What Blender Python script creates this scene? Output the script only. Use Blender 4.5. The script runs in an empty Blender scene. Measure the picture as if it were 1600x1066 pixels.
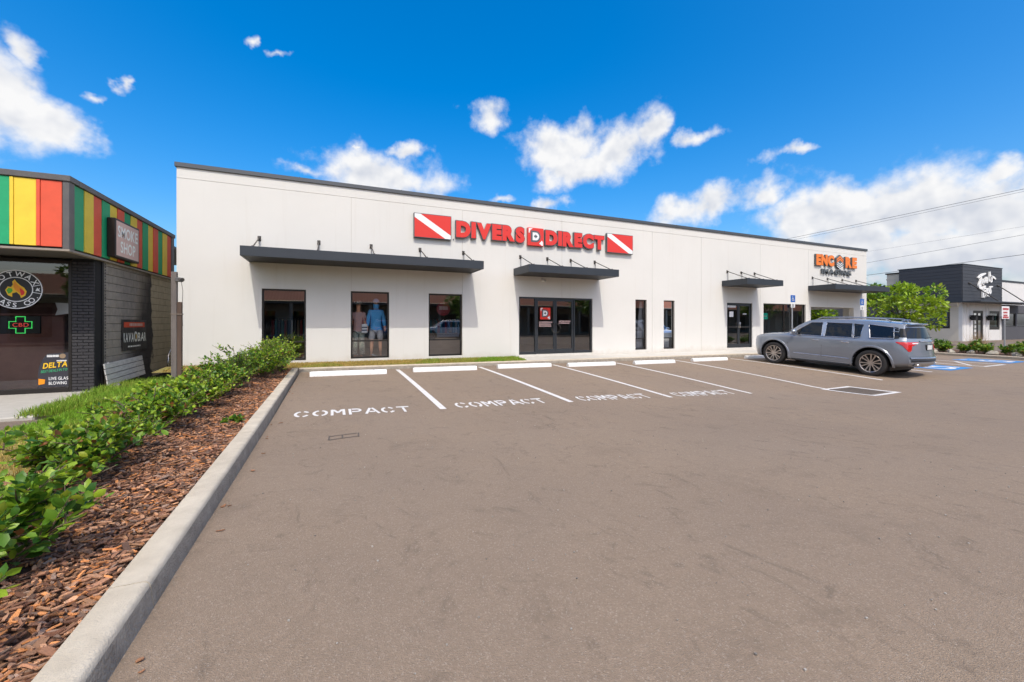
import bpy, math, random
import numpy as np
from mathutils import Vector, Matrix
R = math.radians
sc = bpy.context.scene
C = sc.collection
rnd = random.Random(7)

# ------------------------------------------------------------------ camera
cam = bpy.data.cameras.new('camera')
cam.sensor_width = 36.0
cam.lens = 14.51
cam.shift_y = -0.0166
cam.clip_end = 3000
cam.clip_start = 0.05
camo = bpy.data.objects.new('camera', cam)
camo.location = (0, 0, 1.15)
camo.rotation_euler = (R(90), 0, R(-23.548))
C.objects.link(camo)
sc.camera = camo

# ------------------------------------------------------------------ world: clear blue sky with fair-weather cumulus
SUN_EL, SUN_AZ = 55.0, 190.5        # azimuth clockwise from +Y
CLOUDS = [(-0.487, 0.34, 0.068, 0.084, 0.375, 1), (-0.433, 0.315, 0.058, 0.042, 0.319, 1), (-0.466, 0.404, 0.036, 0.03, 0.741, 0.9), (-0.516, 0.286, 0.054, 0.048, 0.346, 1), (-0.348, 0.408, 0.019, 0.019, -0.314, 0.62), (-0.378, 0.379, 0.033, 0.015, 0.512, 0.5), (-0.146, 0.513, 0.021, 0.019, -0.451, 0.55), (-0.096, 0.507, 0.042, 0.013, 0.301, 0.5), (0.368, 0.461, 0.075, 0.036, 0.016, 0.85), (0.534, 0.4, 0.105, 0.054, 0.104, 1), (0.661, 0.391, 0.125, 0.06, 0.36, 1), (0.737, 0.419, 0.061, 0.038, 0.455, 0.95), (0.58, 0.358, 0.119, 0.046, 0.099, 1), (0.84, 0.389, 0.06, 0.026, 0.039, 0.75), (1.004, 0.332, 0.075, 0.017, -0.019, 0.62), (0.11, 0.326, 0.162, 0.056, -0.04, 0.95), (-0.062, 0.321, 0.099, 0.022, 0.098, 0.6), (0.149, 0.382, 0.059, 0.025, 0.168, 0.8), (0.044, 0.373, 0.019, 0.011, 0.129, 0.5), (0.38, 0.294, 0.056, 0.016, 0.008, 0.6), (0.504, 0.286, 0.058, 0.024, -0.026, 0.8), (0.859, 0.258, 0.159, 0.04, 0.175, 0.9), (0.955, 0.261, 0.067, 0.033, 0.041, 0.8), (1.07, 0.207, 0.105, 0.054, 0.013, 1), (1.177, 0.189, 0.103, 0.061, 0.009, 1), (1.265, 0.173, 0.079, 0.06, -0.04, 1), (1.294, 0.236, 0.046, 0.025, 0.039, 0.75), (1.208, 0.12, 0.142, 0.043, -0.049, 1), (1.099, 0.145, 0.119, 0.042, -0.051, 0.9), (1.315, 0.111, 0.071, 0.056, -0.14, 1), (1.152, 0.085, 0.051, 0.018, -0.077, 0.7), (1.338, 0.19, 0.046, 0.052, -0.243, 1)]
world = bpy.data.worlds.new('World')
sc.world = world
world.use_nodes = True
nt = world.node_tree
nt.nodes.clear()

def build_cloud_group():
    g = bpy.data.node_groups.new('cloud_density', 'ShaderNodeTree')
    g.interface.new_socket('P', in_out='INPUT', socket_type='NodeSocketVector')
    g.interface.new_socket('Dir', in_out='INPUT', socket_type='NodeSocketVector')
    g.interface.new_socket('D', in_out='OUTPUT', socket_type='NodeSocketFloat')
    N, L = g.nodes, g.links
    gi, go = N.new('NodeGroupInput'), N.new('NodeGroupOutput')
    nz = N.new('ShaderNodeTexNoise'); nz.inputs['Scale'].default_value = 9.0; nz.inputs['Detail'].default_value = 5; nz.inputs['Roughness'].default_value = .6
    L.new(gi.outputs['Dir'], nz.inputs['Vector'])
    sub = N.new('ShaderNodeVectorMath'); sub.operation = 'SUBTRACT'; sub.inputs[1].default_value = (.5, .5, .5)
    L.new(nz.outputs['Color'], sub.inputs[0])
    scl = N.new('ShaderNodeVectorMath'); scl.operation = 'MULTIPLY'; scl.inputs[1].default_value = (.15, .085, 0)
    L.new(sub.outputs[0], scl.inputs[0])
    add = N.new('ShaderNodeVectorMath'); add.operation = 'ADD'
    L.new(gi.outputs['P'], add.inputs[0]); L.new(scl.outputs[0], add.inputs[1])
    last = None
    for a, e, ra, re, th, w in CLOUDS:
        if a > 1.05 and e < .22: w *= 1.22          # the broad bank low on the right
        m = N.new('ShaderNodeMapping'); m.vector_type = 'TEXTURE'
        m.inputs['Location'].default_value = (a, e, 0); m.inputs['Rotation'].default_value = (0, 0, th); m.inputs['Scale'].default_value = (ra * 1.08, re * 1.08, 1)
        L.new(add.outputs[0], m.inputs['Vector'])
        ln = N.new('ShaderNodeVectorMath'); ln.operation = 'LENGTH'; L.new(m.outputs[0], ln.inputs[0])
        mu = N.new('ShaderNodeMath'); mu.operation = 'MULTIPLY_ADD'; mu.inputs[1].default_value = -1; mu.inputs[2].default_value = w
        L.new(ln.outputs['Value'], mu.inputs[0])
        if last is None: last = mu
        else:
            mx = N.new('ShaderNodeMath'); mx.operation = 'MAXIMUM'
            L.new(last.outputs[0], mx.inputs[0]); L.new(mu.outputs[0], mx.inputs[1]); last = mx
    L.new(last.outputs[0], go.inputs['D'])
    return g

cg = build_cloud_group()
N, L = nt.nodes, nt.links
geo = N.new('ShaderNodeTexCoord')
dirn = geo.outputs['Generated']
sep = N.new('ShaderNodeSeparateXYZ'); L.new(dirn, sep.inputs[0])
at = N.new('ShaderNodeMath'); at.operation = 'ARCTAN2'; L.new(sep.outputs[0], at.inputs[0]); L.new(sep.outputs[1], at.inputs[1])
asn = N.new('ShaderNodeMath'); asn.operation = 'ARCSINE'; L.new(sep.outputs[2], asn.inputs[0])
cmb = N.new('ShaderNodeCombineXYZ'); L.new(at.outputs[0], cmb.inputs[0]); L.new(asn.outputs[0], cmb.inputs[1])
def wmath(op, a, b=None, c=None, clamp=False):
    q = N.new('ShaderNodeMath'); q.operation = op; q.use_clamp = clamp
    for k, v in enumerate((a, b, c)):
        if v is None: continue
        if isinstance(v, (int, float)): q.inputs[k].default_value = v
        else: L.new(v, q.inputs[k])
    return q.outputs[0]
def wrange(v, a, b, c=0, d=1, smooth=True):
    q = N.new('ShaderNodeMapRange'); q.interpolation_type = 'SMOOTHSTEP' if smooth else 'LINEAR'
    for n_, x in (('From Min', a), ('From Max', b), ('To Min', c), ('To Max', d)): q.inputs[n_].default_value = x
    L.new(v, q.inputs['Value']); return q.outputs[0]
def wnoise(vec, scale, det, ro=.6):
    q = N.new('ShaderNodeTexNoise'); q.inputs['Scale'].default_value = scale; q.inputs['Detail'].default_value = det; q.inputs['Roughness'].default_value = ro
    L.new(vec, q.inputs['Vector']); return q.outputs['Fac']
g1 = N.new('ShaderNodeGroup'); g1.node_tree = cg; L.new(cmb.outputs[0], g1.inputs['P']); L.new(dirn, g1.inputs['Dir'])
# unseen rest of the sky: denser cumulus, added to raise the white fill light
away = wrange(wmath('ABSOLUTE', wmath('WRAP', wmath('SUBTRACT', at.outputs[0], .41), math.pi, -math.pi)), .98, 1.12)
flat = N.new('ShaderNodeMapping'); flat.inputs['Scale'].default_value = (1, 1, 2.2); L.new(dirn, flat.inputs['Vector'])
gen = wmath('MULTIPLY_ADD', wnoise(flat.outputs[0], 2.3, 3), 4.2, -1.95)
gen = wmath('MULTIPLY', wmath('ADD', gen, 3.0), away); gen = wmath('SUBTRACT', gen, 3.0)
blob = wmath('MAXIMUM', g1.outputs['D'], gen)
n2 = wnoise(dirn, 15, 6, .56)
upd = N.new('ShaderNodeVectorMath'); upd.operation = 'ADD'; upd.inputs[1].default_value = (-.004, -.006, .016); L.new(dirn, upd.inputs[0])
n2u = wnoise(upd.outputs[0], 15, 3, .5)
dens = wmath('ADD', blob, wmath('MULTIPLY_ADD', n2, 1.7, -.86))
covo = wrange(dens, -.12, .66)
# thick parts and undersides are greyer
thick = wmath('MULTIPLY_ADD', wmath('MINIMUM', blob, .9), .55, -.10)
shade = wmath('ADD', thick, wmath('MULTIPLY', wmath('SUBTRACT', n2u, wnoise(dirn, 15, 3, .5)), 3.0))
shade = wmath('ADD', shade, wrange(asn.outputs[0], .24, .05, 0, .55))
shade = wmath('MULTIPLY', shade, 1.0, clamp=True)
ccol = N.new('ShaderNodeMix'); ccol.data_type = 'RGBA'
ccol.inputs['A'].default_value = (6.5, 6.5, 6.55, 1); ccol.inputs['B'].default_value = (4.5, 4.75, 5.3, 1)
L.new(shade, ccol.inputs['Factor'])
sky = N.new('ShaderNodeTexSky'); sky.sky_type = 'NISHITA'; sky.sun_disc = False
sky.sun_elevation = R(SUN_EL); sky.sun_rotation = R(SUN_AZ)
sky.altitude = 0; sky.air_density = 1.0; sky.dust_density = 3.5; sky.ozone_density = 3.0
hs = N.new('ShaderNodeHueSaturation'); hs.inputs['Saturation'].default_value = 1.56; hs.inputs['Value'].default_value = 1.70; L.new(sky.outputs[0], hs.inputs['Color'])
mixc = N.new('ShaderNodeMix'); mixc.data_type = 'RGBA'
L.new(covo, mixc.inputs['Factor']); L.new(hs.outputs[0], mixc.inputs['A']); L.new(ccol.outputs['Result'], mixc.inputs['B'])
bg = N.new('ShaderNodeBackground'); bg.inputs['Strength'].default_value = 0.12
L.new(mixc.outputs['Result'], bg.inputs['Color'])
wo = N.new('ShaderNodeOutputWorld'); L.new(bg.outputs[0], wo.inputs['Surface'])

# ------------------------------------------------------------------ sun
sl = bpy.data.lights.new('sun', 'SUN'); sl.energy = 2.05; sl.angle = R(.53); sl.color = (1, .95, .85)
so = bpy.data.objects.new('sun', sl); C.objects.link(so)
sv = Vector((math.sin(R(SUN_AZ)) * math.cos(R(SUN_EL)), math.cos(R(SUN_AZ)) * math.cos(R(SUN_EL)), math.sin(R(SUN_EL))))
so.rotation_euler = sv.to_track_quat('Z', 'Y').to_euler()
so.location = (0, -20, 40)

# ------------------------------------------------------------------ exposure
sc.view_settings.view_transform = 'Standard'
sc.view_settings.look = 'None'
sc.view_settings.gamma = 1
sc.view_settings.use_curve_mapping = False
sc.view_settings.exposure = 0.29
sc.render.engine = 'CYCLES'
sc.cycles.use_denoising = True
world.cycles.sampling_method = 'MANUAL'
world.cycles.sample_map_resolution = 512
sc.cycles.max_bounces = 8
sc.cycles.transparent_max_bounces = 16
sc.cycles.caustics_reflective = False
sc.cycles.caustics_refractive = False

# ------------------------------------------------------------------ helpers
ORG = {}

class MB:
    """collects faces for one mesh"""
    def __init__(s): s.v = []; s.f = []; s.m = []; s.col = []
    def add(s, vs, fs, m=0, col=None):
        n = len(s.v); s.v += [tuple(p) for p in vs]
        s.f += [tuple(i + n for i in f) for f in fs]; s.m += [m] * len(fs)
        if col is not None: s.col += [col] * len(vs)
        return s
    def box(s, x0, y0, z0, x1, y1, z1, m=0):
        if x0 > x1: x0, x1 = x1, x0
        if y0 > y1: y0, y1 = y1, y0
        if z0 > z1: z0, z1 = z1, z0
        return s.add([(x0, y0, z0), (x1, y0, z0), (x1, y1, z0), (x0, y1, z0), (x0, y0, z1), (x1, y0, z1), (x1, y1, z1), (x0, y1, z1)],
                     [(0, 3, 2, 1), (4, 5, 6, 7), (0, 1, 5, 4), (1, 2, 6, 5), (2, 3, 7, 6), (3, 0, 4, 7)], m)
    def bbox(s, x0, y0, z0, x1, y1, z1, b=.01, m=0):
        """box with chamfered edges"""
        x0, x1 = min(x0, x1), max(x0, x1); y0, y1 = min(y0, y1), max(y0, y1); z0, z1 = min(z0, z1), max(z0, z1)
        b = min(b, (x1 - x0) * .45, (y1 - y0) * .45, (z1 - z0) * .45)
        vs = []; idx = {}
        X = (x0, x1); Y = (y0, y1); Z = (z0, z1); sg = (1, -1)
        for i in (0, 1):
            for j in (0, 1):
                for k in (0, 1):
                    for ax in range(3):
                        p = [X[i], Y[j], Z[k]]
                        for a, q in ((0, i), (1, j), (2, k)):
                            if a != ax: p[a] += sg[q] * b
                        idx[(i, j, k, ax)] = len(vs); vs.append(p)
        fs = []
        for ax in range(3):
            o = [a for a in range(3) if a != ax]
            for e in (0, 1):
                q = []
                for u, w in ((0, 0), (1, 0), (1, 1), (0, 1)):
                    t = [0, 0, 0]; t[ax] = e; t[o[0]] = u; t[o[1]] = w; q.append(idx[(*t, ax)])
                fs.append(q if (e == 1) ^ (ax == 1) else q[::-1])
        for ax in range(3):
            o = [a for a in range(3) if a != ax]
            for u in (0, 1):
                for w in (0, 1):
                    q = []
                    for e, k in ((0, o[0]), (1, o[0]), (1, o[1]), (0, o[1])):
                        t = [0, 0, 0]; t[ax] = e; t[o[0]] = u; t[o[1]] = w; q.append(idx[(*t, k)])
                    fs.append(q)
        for i in (0, 1):
            for j in (0, 1):
                for k in (0, 1): fs.append([idx[(i, j, k, a)] for a in range(3)])
        return s.add(vs, fs, m)
    def tube(s, pts, r, n=8, m=0, cap=True):
        pts = [Vector(p) for p in pts]; rs = r if isinstance(r, (list, tuple)) else [r] * len(pts)
        vs = []; fs = []
        for i, p in enumerate(pts):
            t = (pts[min(i + 1, len(pts) - 1)] - pts[max(i - 1, 0)]).normalized()
            a = Vector((0, 0, 1)) if abs(t.z) < .9 else Vector((1, 0, 0))
            u = t.cross(a).normalized(); w = t.cross(u).normalized()
            for k in range(n):
                an = 2 * math.pi * k / n; vs.append(p + (u * math.cos(an) + w * math.sin(an)) * rs[i])
        for i in range(len(pts) - 1):
            for k in range(n):
                k2 = (k + 1) % n; fs.append((i * n + k, i * n + k2, (i + 1) * n + k2, (i + 1) * n + k))
        if cap: fs += [tuple(range(n))[::-1], tuple((len(pts) - 1) * n + k for k in range(n))]
        return s.add(vs, fs, m)
    def prism(s, poly, fn, d0, d1, m=0):
        """polygon (convex-ish, 2D) extruded; fn(u,v,d)->xyz"""
        n = len(poly)
        vs = [fn(u, v, d0) for u, v in poly] + [fn(u, v, d1) for u, v in poly]
        fs = [tuple(range(n)), tuple(range(2 * n - 1, n - 1, -1))] + [(i, i + n, (i + 1) % n + n, (i + 1) % n) for i in range(n)]
        return s.add(vs, fs, m)
    def disc(s, c, r0, fn, n=32, r1=0, m=0, d=0):
        vs = []; fs = []
        for k in range(n):
            a = 2 * math.pi * k / n; vs.append(fn(c[0] + r0 * math.cos(a), c[1] + r0 * math.sin(a), d))
        if r1:
            for k in range(n):
                a = 2 * math.pi * k / n; vs.append(fn(c[0] + r1 * math.cos(a), c[1] + r1 * math.sin(a), d))
            fs = [(k, (k + 1) % n, n + (k + 1) % n, n + k) for k in range(n)]
        else: fs = [tuple(range(n))]
        return s.add(vs, fs, m)

def obj(name, mb, mats, parent=None, smooth=False, fixn=True, local=False):
    me = bpy.data.meshes.new(name)
    o3 = (0, 0, 0) if (parent is None or local) else ORG.get(parent.name, (0, 0, 0))
    v = [(a - o3[0], b - o3[1], c - o3[2]) for a, b, c in mb.v] if any(o3) else mb.v
    me.from_pydata(v, [], mb.f)
    mats = mats if isinstance(mats, (list, tuple)) else [mats]
    for mt in mats: me.materials.append(M[mt] if isinstance(mt, str) else mt)
    if len(mats) > 1: me.polygons.foreach_set('material_index', mb.m)
    if mb.col:
        ca = me.color_attributes.new('Col', 'FLOAT_COLOR', 'POINT')
        ca.data.foreach_set('color', np.array([(c[0], c[1], c[2], 1) for c in mb.col], 'f').ravel())
    if fixn:
        import bmesh
        bm = bmesh.new(); bm.from_mesh(me); bmesh.ops.recalc_face_normals(bm, faces=bm.faces); bm.to_mesh(me); bm.free()
    if smooth:
        me.polygons.foreach_set('use_smooth', [True] * len(me.polygons))
        if smooth != 'all':
            me.set_sharp_from_angle(angle=R(38))
    me.update()
    o = bpy.data.objects.new(name, me); C.objects.link(o)
    if parent: o.parent = parent
    ORG[o.name] = o3
    return o

def thing(name, label, cat, loc=(0, 0, 0), group=None, kind=None):
    o = bpy.data.objects.new(name, None); C.objects.link(o); o.location = loc; o.empty_display_size = .1
    if label: o['label'] = label
    if cat: o['category'] = cat
    if group: o['group'] = group
    if kind: o['kind'] = kind
    ORG[o.name] = tuple(loc)
    return o

def tag(o, label=None, cat=None, group=None, kind=None):
    if label: o['label'] = label
    if cat: o['category'] = cat
    if group: o['group'] = group
    if kind: o['kind'] = kind
    return o

def share(name, mesh, loc, parent=None, rot=None):
    """another object on an existing mesh, loc in world"""
    o = bpy.data.objects.new(name, mesh); C.objects.link(o)
    p = ORG.get(parent.name, (0, 0, 0)) if parent else (0, 0, 0)
    o.location = (loc[0] - p[0], loc[1] - p[1], loc[2] - p[2])
    if rot: o.rotation_euler = rot
    if parent: o.parent = parent
    return o

def copy_tree(o, parent=None):
    c = o.copy(); C.objects.link(c)
    if parent: c.parent = parent
    for ch in list(o.children): copy_tree(ch, c)
    return c

# ------------------------------------------------------------------ lettering (built-in font turned into mesh)
_gl = {}
def glyph(ch, bold=0.0):
    key = (ch, bold)
    if key not in _gl:
        cu = bpy.data.curves.new('g', 'FONT'); cu.body = ch; cu.offset = bold; cu.resolution_u = 4
        to = bpy.data.objects.new('g', cu); C.objects.link(to)
        dg = bpy.context.evaluated_depsgraph_get()
        me = bpy.data.meshes.new_from_object(to.evaluated_get(dg))
        v = [tuple(p.co[:2]) for p in me.vertices]; f = [tuple(p.vertices) for p in me.polygons]
        bpy.data.objects.remove(to); bpy.data.curves.remove(cu); bpy.data.meshes.remove(me)
        _gl[key] = (v, f)
    return _gl[key]

def text_layout(s, width, height, bold=.02, gap=.06, space=.3):
    """-> list of (char, verts2d, faces) fitted to a width x height box from (0,0)"""
    out = []; x = 0
    for ch in s:
        if ch == ' ': x += space; continue
        v, f = glyph(ch, bold)
        a = min(p[0] for p in v); b = max(p[0] for p in v)
        out.append((ch, [(p[0] - a + x, p[1]) for p in v], f)); x += b - a + gap
    W = x - gap
    lo = min(p[1] for c, v, f in out for p in v); hi = max(p[1] for c, v, f in out for p in v)
    return [(c, [(p[0] / W * width, (p[1] - lo) / (hi - lo) * height) for p in v], f) for c, v, f in out]

def solid2d(mb, v, f, fn, d0, d1, m=0, ms=None):
    """flat glyph faces extruded from depth d0 (face) to d1"""
    n = len(v); ms = m if ms is None else ms
    mb.add([fn(a, b, d0) for a, b in v], f, m)
    if d1 is not None:
        cnt = {}
        for fc in f:
            for i in range(len(fc)):
                e = (fc[i], fc[(i + 1) % len(fc)]); cnt[tuple(sorted(e))] = cnt.get(tuple(sorted(e)), 0) + 1
        vs = []; fs = []
        for fc in f:
            for i in range(len(fc)):
                a, b = fc[i], fc[(i + 1) % len(fc)]
                if cnt[tuple(sorted((a, b)))] == 1:
                    k = len(vs); vs += [fn(*v[a], d0), fn(*v[b], d0), fn(*v[b], d1), fn(*v[a], d1)]; fs.append((k, k + 1, k + 2, k + 3))
        mb.add(vs, fs, ms)

def flat_text(s, x, z, w, h, fn, bold=.02, gap=.06, d=0, mb=None, m=0, space=.3):
    mb = mb or MB()
    for c, v, f in text_layout(s, w, h, bold, gap, space): solid2d(mb, [(x + a, z + b) for a, b in v], f, fn, d, None, m)
    return mb

# ------------------------------------------------------------------ materials
M = {}
def mat(name, col, rough=.6, metal=0, var=None, vscale=3.0, vdetail=6, bump=0, bscale=40, spec=.5, coat=0, attr=False, emit=None, es=1, stretch=None, mid=.5, transl=0):
    m = bpy.data.materials.new(name); m.use_nodes = True; M[name] = m
    n, l = m.node_tree.nodes, m.node_tree.links
    p = n['Principled BSDF']
    p.inputs['Base Color'].default_value = (*col, 1); p.inputs['Roughness'].default_value = rough; p.inputs['Metallic'].default_value = metal
    p.inputs['Specular IOR Level'].default_value = spec
    if coat: p.inputs['Coat Weight'].default_value = coat; p.inputs['Coat Roughness'].default_value = .03
    g = n.new('ShaderNodeNewGeometry'); vec = g.outputs['Position']
    if stretch:
        mp = n.new('ShaderNodeMapping'); mp.inputs['Scale'].default_value = stretch; l.new(vec, mp.inputs['Vector']); vec = mp.outputs[0]
    src = None
    if attr:
        a = n.new('ShaderNodeAttribute'); a.attribute_name = 'Col'; src = a.outputs['Color']; l.new(src, p.inputs['Base Color'])
    if var:
        t = n.new('ShaderNodeTexNoise'); t.inputs['Scale'].default_value = vscale; t.inputs['Detail'].default_value = vdetail; t.inputs['Roughness'].default_value = .65
        l.new(vec, t.inputs['Vector'])
        mr = n.new('ShaderNodeMapRange'); mr.inputs['From Min'].default_value = mid - .2; mr.inputs['From Max'].default_value = mid + .2; l.new(t.outputs['Fac'], mr.inputs['Value'])
        mx = n.new('ShaderNodeMix'); mx.data_type = 'RGBA'; l.new(mr.outputs[0], mx.inputs['Factor'])
        mx.inputs['A'].default_value = (*col, 1); mx.inputs['B'].default_value = (*var, 1); l.new(mx.outputs['Result'], p.inputs['Base Color'])
    if bump:
        t = n.new('ShaderNodeTexNoise'); t.inputs['Scale'].default_value = bscale; t.inputs['Detail'].default_value = 5; l.new(vec, t.inputs['Vector'])
        b = n.new('ShaderNodeBump'); b.inputs['Strength'].default_value = bump; b.inputs['Distance'].default_value = .02; l.new(t.outputs['Fac'], b.inputs['Height']); l.new(b.outputs[0], p.inputs['Normal'])
    if emit:
        p.inputs['Emission Color'].default_value = (*emit, 1); p.inputs['Emission Strength'].default_value = es
    if transl:
        tr = n.new('ShaderNodeBsdfTranslucent'); ms = n.new('ShaderNodeMixShader'); ms.inputs[0].default_value = transl
        if src: l.new(src, tr.inputs['Color'])
        else: tr.inputs['Color'].default_value = (*col, 1)
        o = n['Material Output']; l.new(p.outputs[0], ms.inputs[1]); l.new(tr.outputs[0], ms.inputs[2]); l.new(ms.outputs[0], o.inputs['Surface'])
    return m

def glass(name, tint, refl=.1, rough=.0):
    m = bpy.data.materials.new(name); m.use_nodes = True; M[name] = m
    n, l = m.node_tree.nodes, m.node_tree.links
    n.remove(n['Principled BSDF'])
    t = n.new('ShaderNodeBsdfTransparent'); t.inputs[0].default_value = (*tint, 1)
    gl = n.new('ShaderNodeBsdfGlossy'); gl.inputs['Roughness'].default_value = rough; gl.inputs['Color'].default_value = (.95, .97, 1, 1)
    fr = n.new('ShaderNodeFresnel'); fr.inputs['IOR'].default_value = 1.5
    ad = n.new('ShaderNodeMath'); ad.operation = 'ADD'; ad.inputs[1].default_value = refl; ad.use_clamp = True; l.new(fr.outputs[0], ad.inputs[0])
    mx = n.new('ShaderNodeMixShader'); l.new(ad.outputs[0], mx.inputs[0]); l.new(t.outputs[0], mx.inputs[1]); l.new(gl.outputs[0], mx.inputs[2])
    l.new(mx.outputs[0], n['Material Output'].inputs['Surface'])

def asphalt_mat(name, c1, c2, dark):
    m = bpy.data.materials.new(name); m.use_nodes = True; M[name] = m
    n, l = m.node_tree.nodes, m.node_tree.links
    p = n['Principled BSDF']; p.inputs['Roughness'].default_value = .92; p.inputs['Specular IOR Level'].default_value = .25
    g = n.new('ShaderNodeNewGeometry')
    def noise(scale, det, ro=.6, dist=0):
        t = n.new('ShaderNodeTexNoise'); t.inputs['Scale'].default_value = scale; t.inputs['Detail'].default_value = det; t.inputs['Roughness'].default_value = ro; t.inputs['Distortion'].default_value = dist
        l.new(g.outputs['Position'], t.inputs['Vector']); return t.outputs['Fac']
    def rng(v, a, b, c=0, d=1):
        r = n.new('ShaderNodeMapRange'); r.inputs['From Min'].default_value = a; r.inputs['From Max'].default_value = b; r.inputs['To Min'].default_value = c; r.inputs['To Max'].default_value = d; l.new(v, r.inputs['Value']); return r.outputs[0]
    def mix(f, a, b, mode='MIX'):
        x = n.new('ShaderNodeMix'); x.data_type = 'RGBA'; x.blend_type = mode; l.new(f, x.inputs['Factor'])
        for s, v in (('A', a), ('B', b)):
            if isinstance(v, tuple): x.inputs[s].default_value = (*v, 1)
            else: l.new(v, x.inputs[s])
        return x.outputs['Result']
    big = mix(rng(noise(.35, 6, .6), .38, .62), c1, c2)
    # scuffs and worn, oily marks
    sc1 = rng(noise(1.1, 9, .74, .5), .55, .74, 0, .55)
    big = mix(sc1, big, dark)
    sc2 = rng(noise(4.2, 9, .78, .8), .55, .69, 0, .8)
    big = mix(sc2, big, dark)
    big = mix(rng(noise(48, 5, .75), .36, .64, .0, .55), big, tuple(x * .62 for x in c1))
    big = mix(rng(noise(9, 6, .7), .42, .68, .0, .35), big, tuple(x * .68 for x in c1))
    big = mix(rng(noise(.22, 4, .6), .45, .7, 0, .35), big, tuple(x * k for x, k in zip(c1, (.88, .94, 1.04))))
    # tyre smudges, drawn out along the bays
    mp = n.new('ShaderNodeMapping'); mp.inputs['Scale'].default_value = (1.5, .55, 1); l.new(g.outputs['Position'], mp.inputs['Vector'])
    t5 = n.new('ShaderNodeTexNoise'); t5.inputs['Scale'].default_value = 1.7; t5.inputs['Detail'].default_value = 10; t5.inputs['Roughness'].default_value = .8; t5.inputs['Distortion'].default_value = 1.2; l.new(mp.outputs[0], t5.inputs['Vector'])
    big = mix(rng(t5.outputs['Fac'], .565, .70, 0, .75), big, dark)
    # stone grain: light and dark aggregate
    vo = n.new('ShaderNodeTexVoronoi'); vo.inputs['Scale'].default_value = 175; l.new(g.outputs['Position'], vo.inputs['Vector'])
    hv = n.new('ShaderNodeSeparateColor'); l.new(vo.outputs['Color'], hv.inputs[0])
    big = mix(rng(hv.outputs[0], .0, 1, 0, .55), big, tuple(x * .66 for x in c1))
    big = mix(rng(hv.outputs[1], .88, 1.0, 0, .42), big, (.48, .41, .34))
    l.new(big, p.inputs['Base Color'])
    bp = n.new('ShaderNodeBump'); bp.inputs['Strength'].default_value = .55; bp.inputs['Distance'].default_value = .006
    l.new(vo.outputs['Distance'], bp.inputs['Height']); l.new(bp.outputs[0], p.inputs['Normal'])

asphalt_mat('asphalt', (.335, .250, .176), (.282, .214, .158), (.088, .07, .055))
asphalt_mat('asphalt_far', (.25, .19, .14), (.22, .17, .13), (.11, .09, .07))
def stucco_mat():
    m = bpy.data.materials.new('stucco'); m.use_nodes = True; M['stucco'] = m
    n, l = m.node_tree.nodes, m.node_tree.links; p = n['Principled BSDF']; p.inputs['Roughness'].default_value = .88; p.inputs['Specular IOR Level'].default_value = .2
    g = n.new('ShaderNodeNewGeometry'); sp = n.new('ShaderNodeSeparateXYZ'); l.new(g.outputs['Position'], sp.inputs[0])
    def noise(sc_, det, vec): 
        t = n.new('ShaderNodeTexNoise'); t.inputs['Scale'].default_value = sc_; t.inputs['Detail'].default_value = det; t.inputs['Roughness'].default_value = .65; l.new(vec, t.inputs['Vector']); return t.outputs['Fac']
    def rng(v, a, b, c=0, d=1):
        r = n.new('ShaderNodeMapRange'); r.inputs['From Min'].default_value = a; r.inputs['From Max'].default_value = b; r.inputs['To Min'].default_value = c; r.inputs['To Max'].default_value = d; l.new(v, r.inputs['Value']); return r.outputs[0]
    def mix(f, a, b):
        x = n.new('ShaderNodeMix'); x.data_type = 'RGBA'; l.new(f, x.inputs['Factor'])
        for s_, v in (('A', a), ('B', b)):
            if isinstance(v, tuple): x.inputs[s_].default_value = (*v, 1)
            else: l.new(v, x.inputs[s_])
        return x.outputs['Result']
    c = mix(rng(noise(.45, 5, g.outputs['Position']), .35, .65), (.73, .715, .67), (.705, .69, .645))
    mp = n.new('ShaderNodeMapping'); mp.inputs['Scale'].default_value = (5, 5, .22); l.new(g.outputs['Position'], mp.inputs['Vector'])
    c = mix(rng(noise(1.0, 7, mp.outputs[0]), .56, .74, 0, .28), c, (.60, .56, .49))           # faint rain streaks
    zz = n.new('ShaderNodeMath'); zz.operation = 'MULTIPLY_ADD'; zz.inputs[1].default_value = .5; l.new(noise(3.0, 8, g.outputs['Position']), zz.inputs[0]); l.new(sp.outputs[2], zz.inputs[2])
    c = mix(rng(zz.outputs[0], .38, .12, 0, .45), c, (.50, .44, .36))                            # splash dirt at the foot
    l.new(c, p.inputs['Base Color'])
    b = n.new('ShaderNodeBump'); b.inputs['Strength'].default_value = .16; b.inputs['Distance'].default_value = .02; l.new(noise(70, 6, g.outputs['Position']), b.inputs['Height']); l.new(b.outputs[0], p.inputs['Normal'])
stucco_mat()
mat('sealant', (.60, .57, .52), .9)
mat('concrete', (.50, .475, .42), .9, var=(.42, .395, .345), vscale=5, vdetail=8, bump=.25, bscale=90, spec=.2)
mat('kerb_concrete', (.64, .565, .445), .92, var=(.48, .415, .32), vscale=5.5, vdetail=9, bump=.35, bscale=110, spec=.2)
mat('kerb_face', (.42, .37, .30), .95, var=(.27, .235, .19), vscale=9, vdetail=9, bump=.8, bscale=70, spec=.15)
mat('white_paint', (.74, .72, .69), .8, var=(.38, .30, .22), vscale=26, vdetail=10, mid=.68, bump=.2, bscale=140)
mat('white_block', (.80, .80, .78), .7, var=(.55, .52, .47), vscale=7, mid=.72, bump=.15, bscale=80)
mat('blue_paint', (.03, .22, .55), .7, var=(.06, .26, .52), vscale=12, mid=.58)
mat('dark_metal', (.034, .041, .050), .5, .2, var=(.040, .047, .057), vscale=2)
mat('coping_metal', (.10, .105, .11), .4, .5)
mat('bronze', (.030, .026, .023), .4, .4)
mat('black', (.012, .012, .013), .55)
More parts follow.
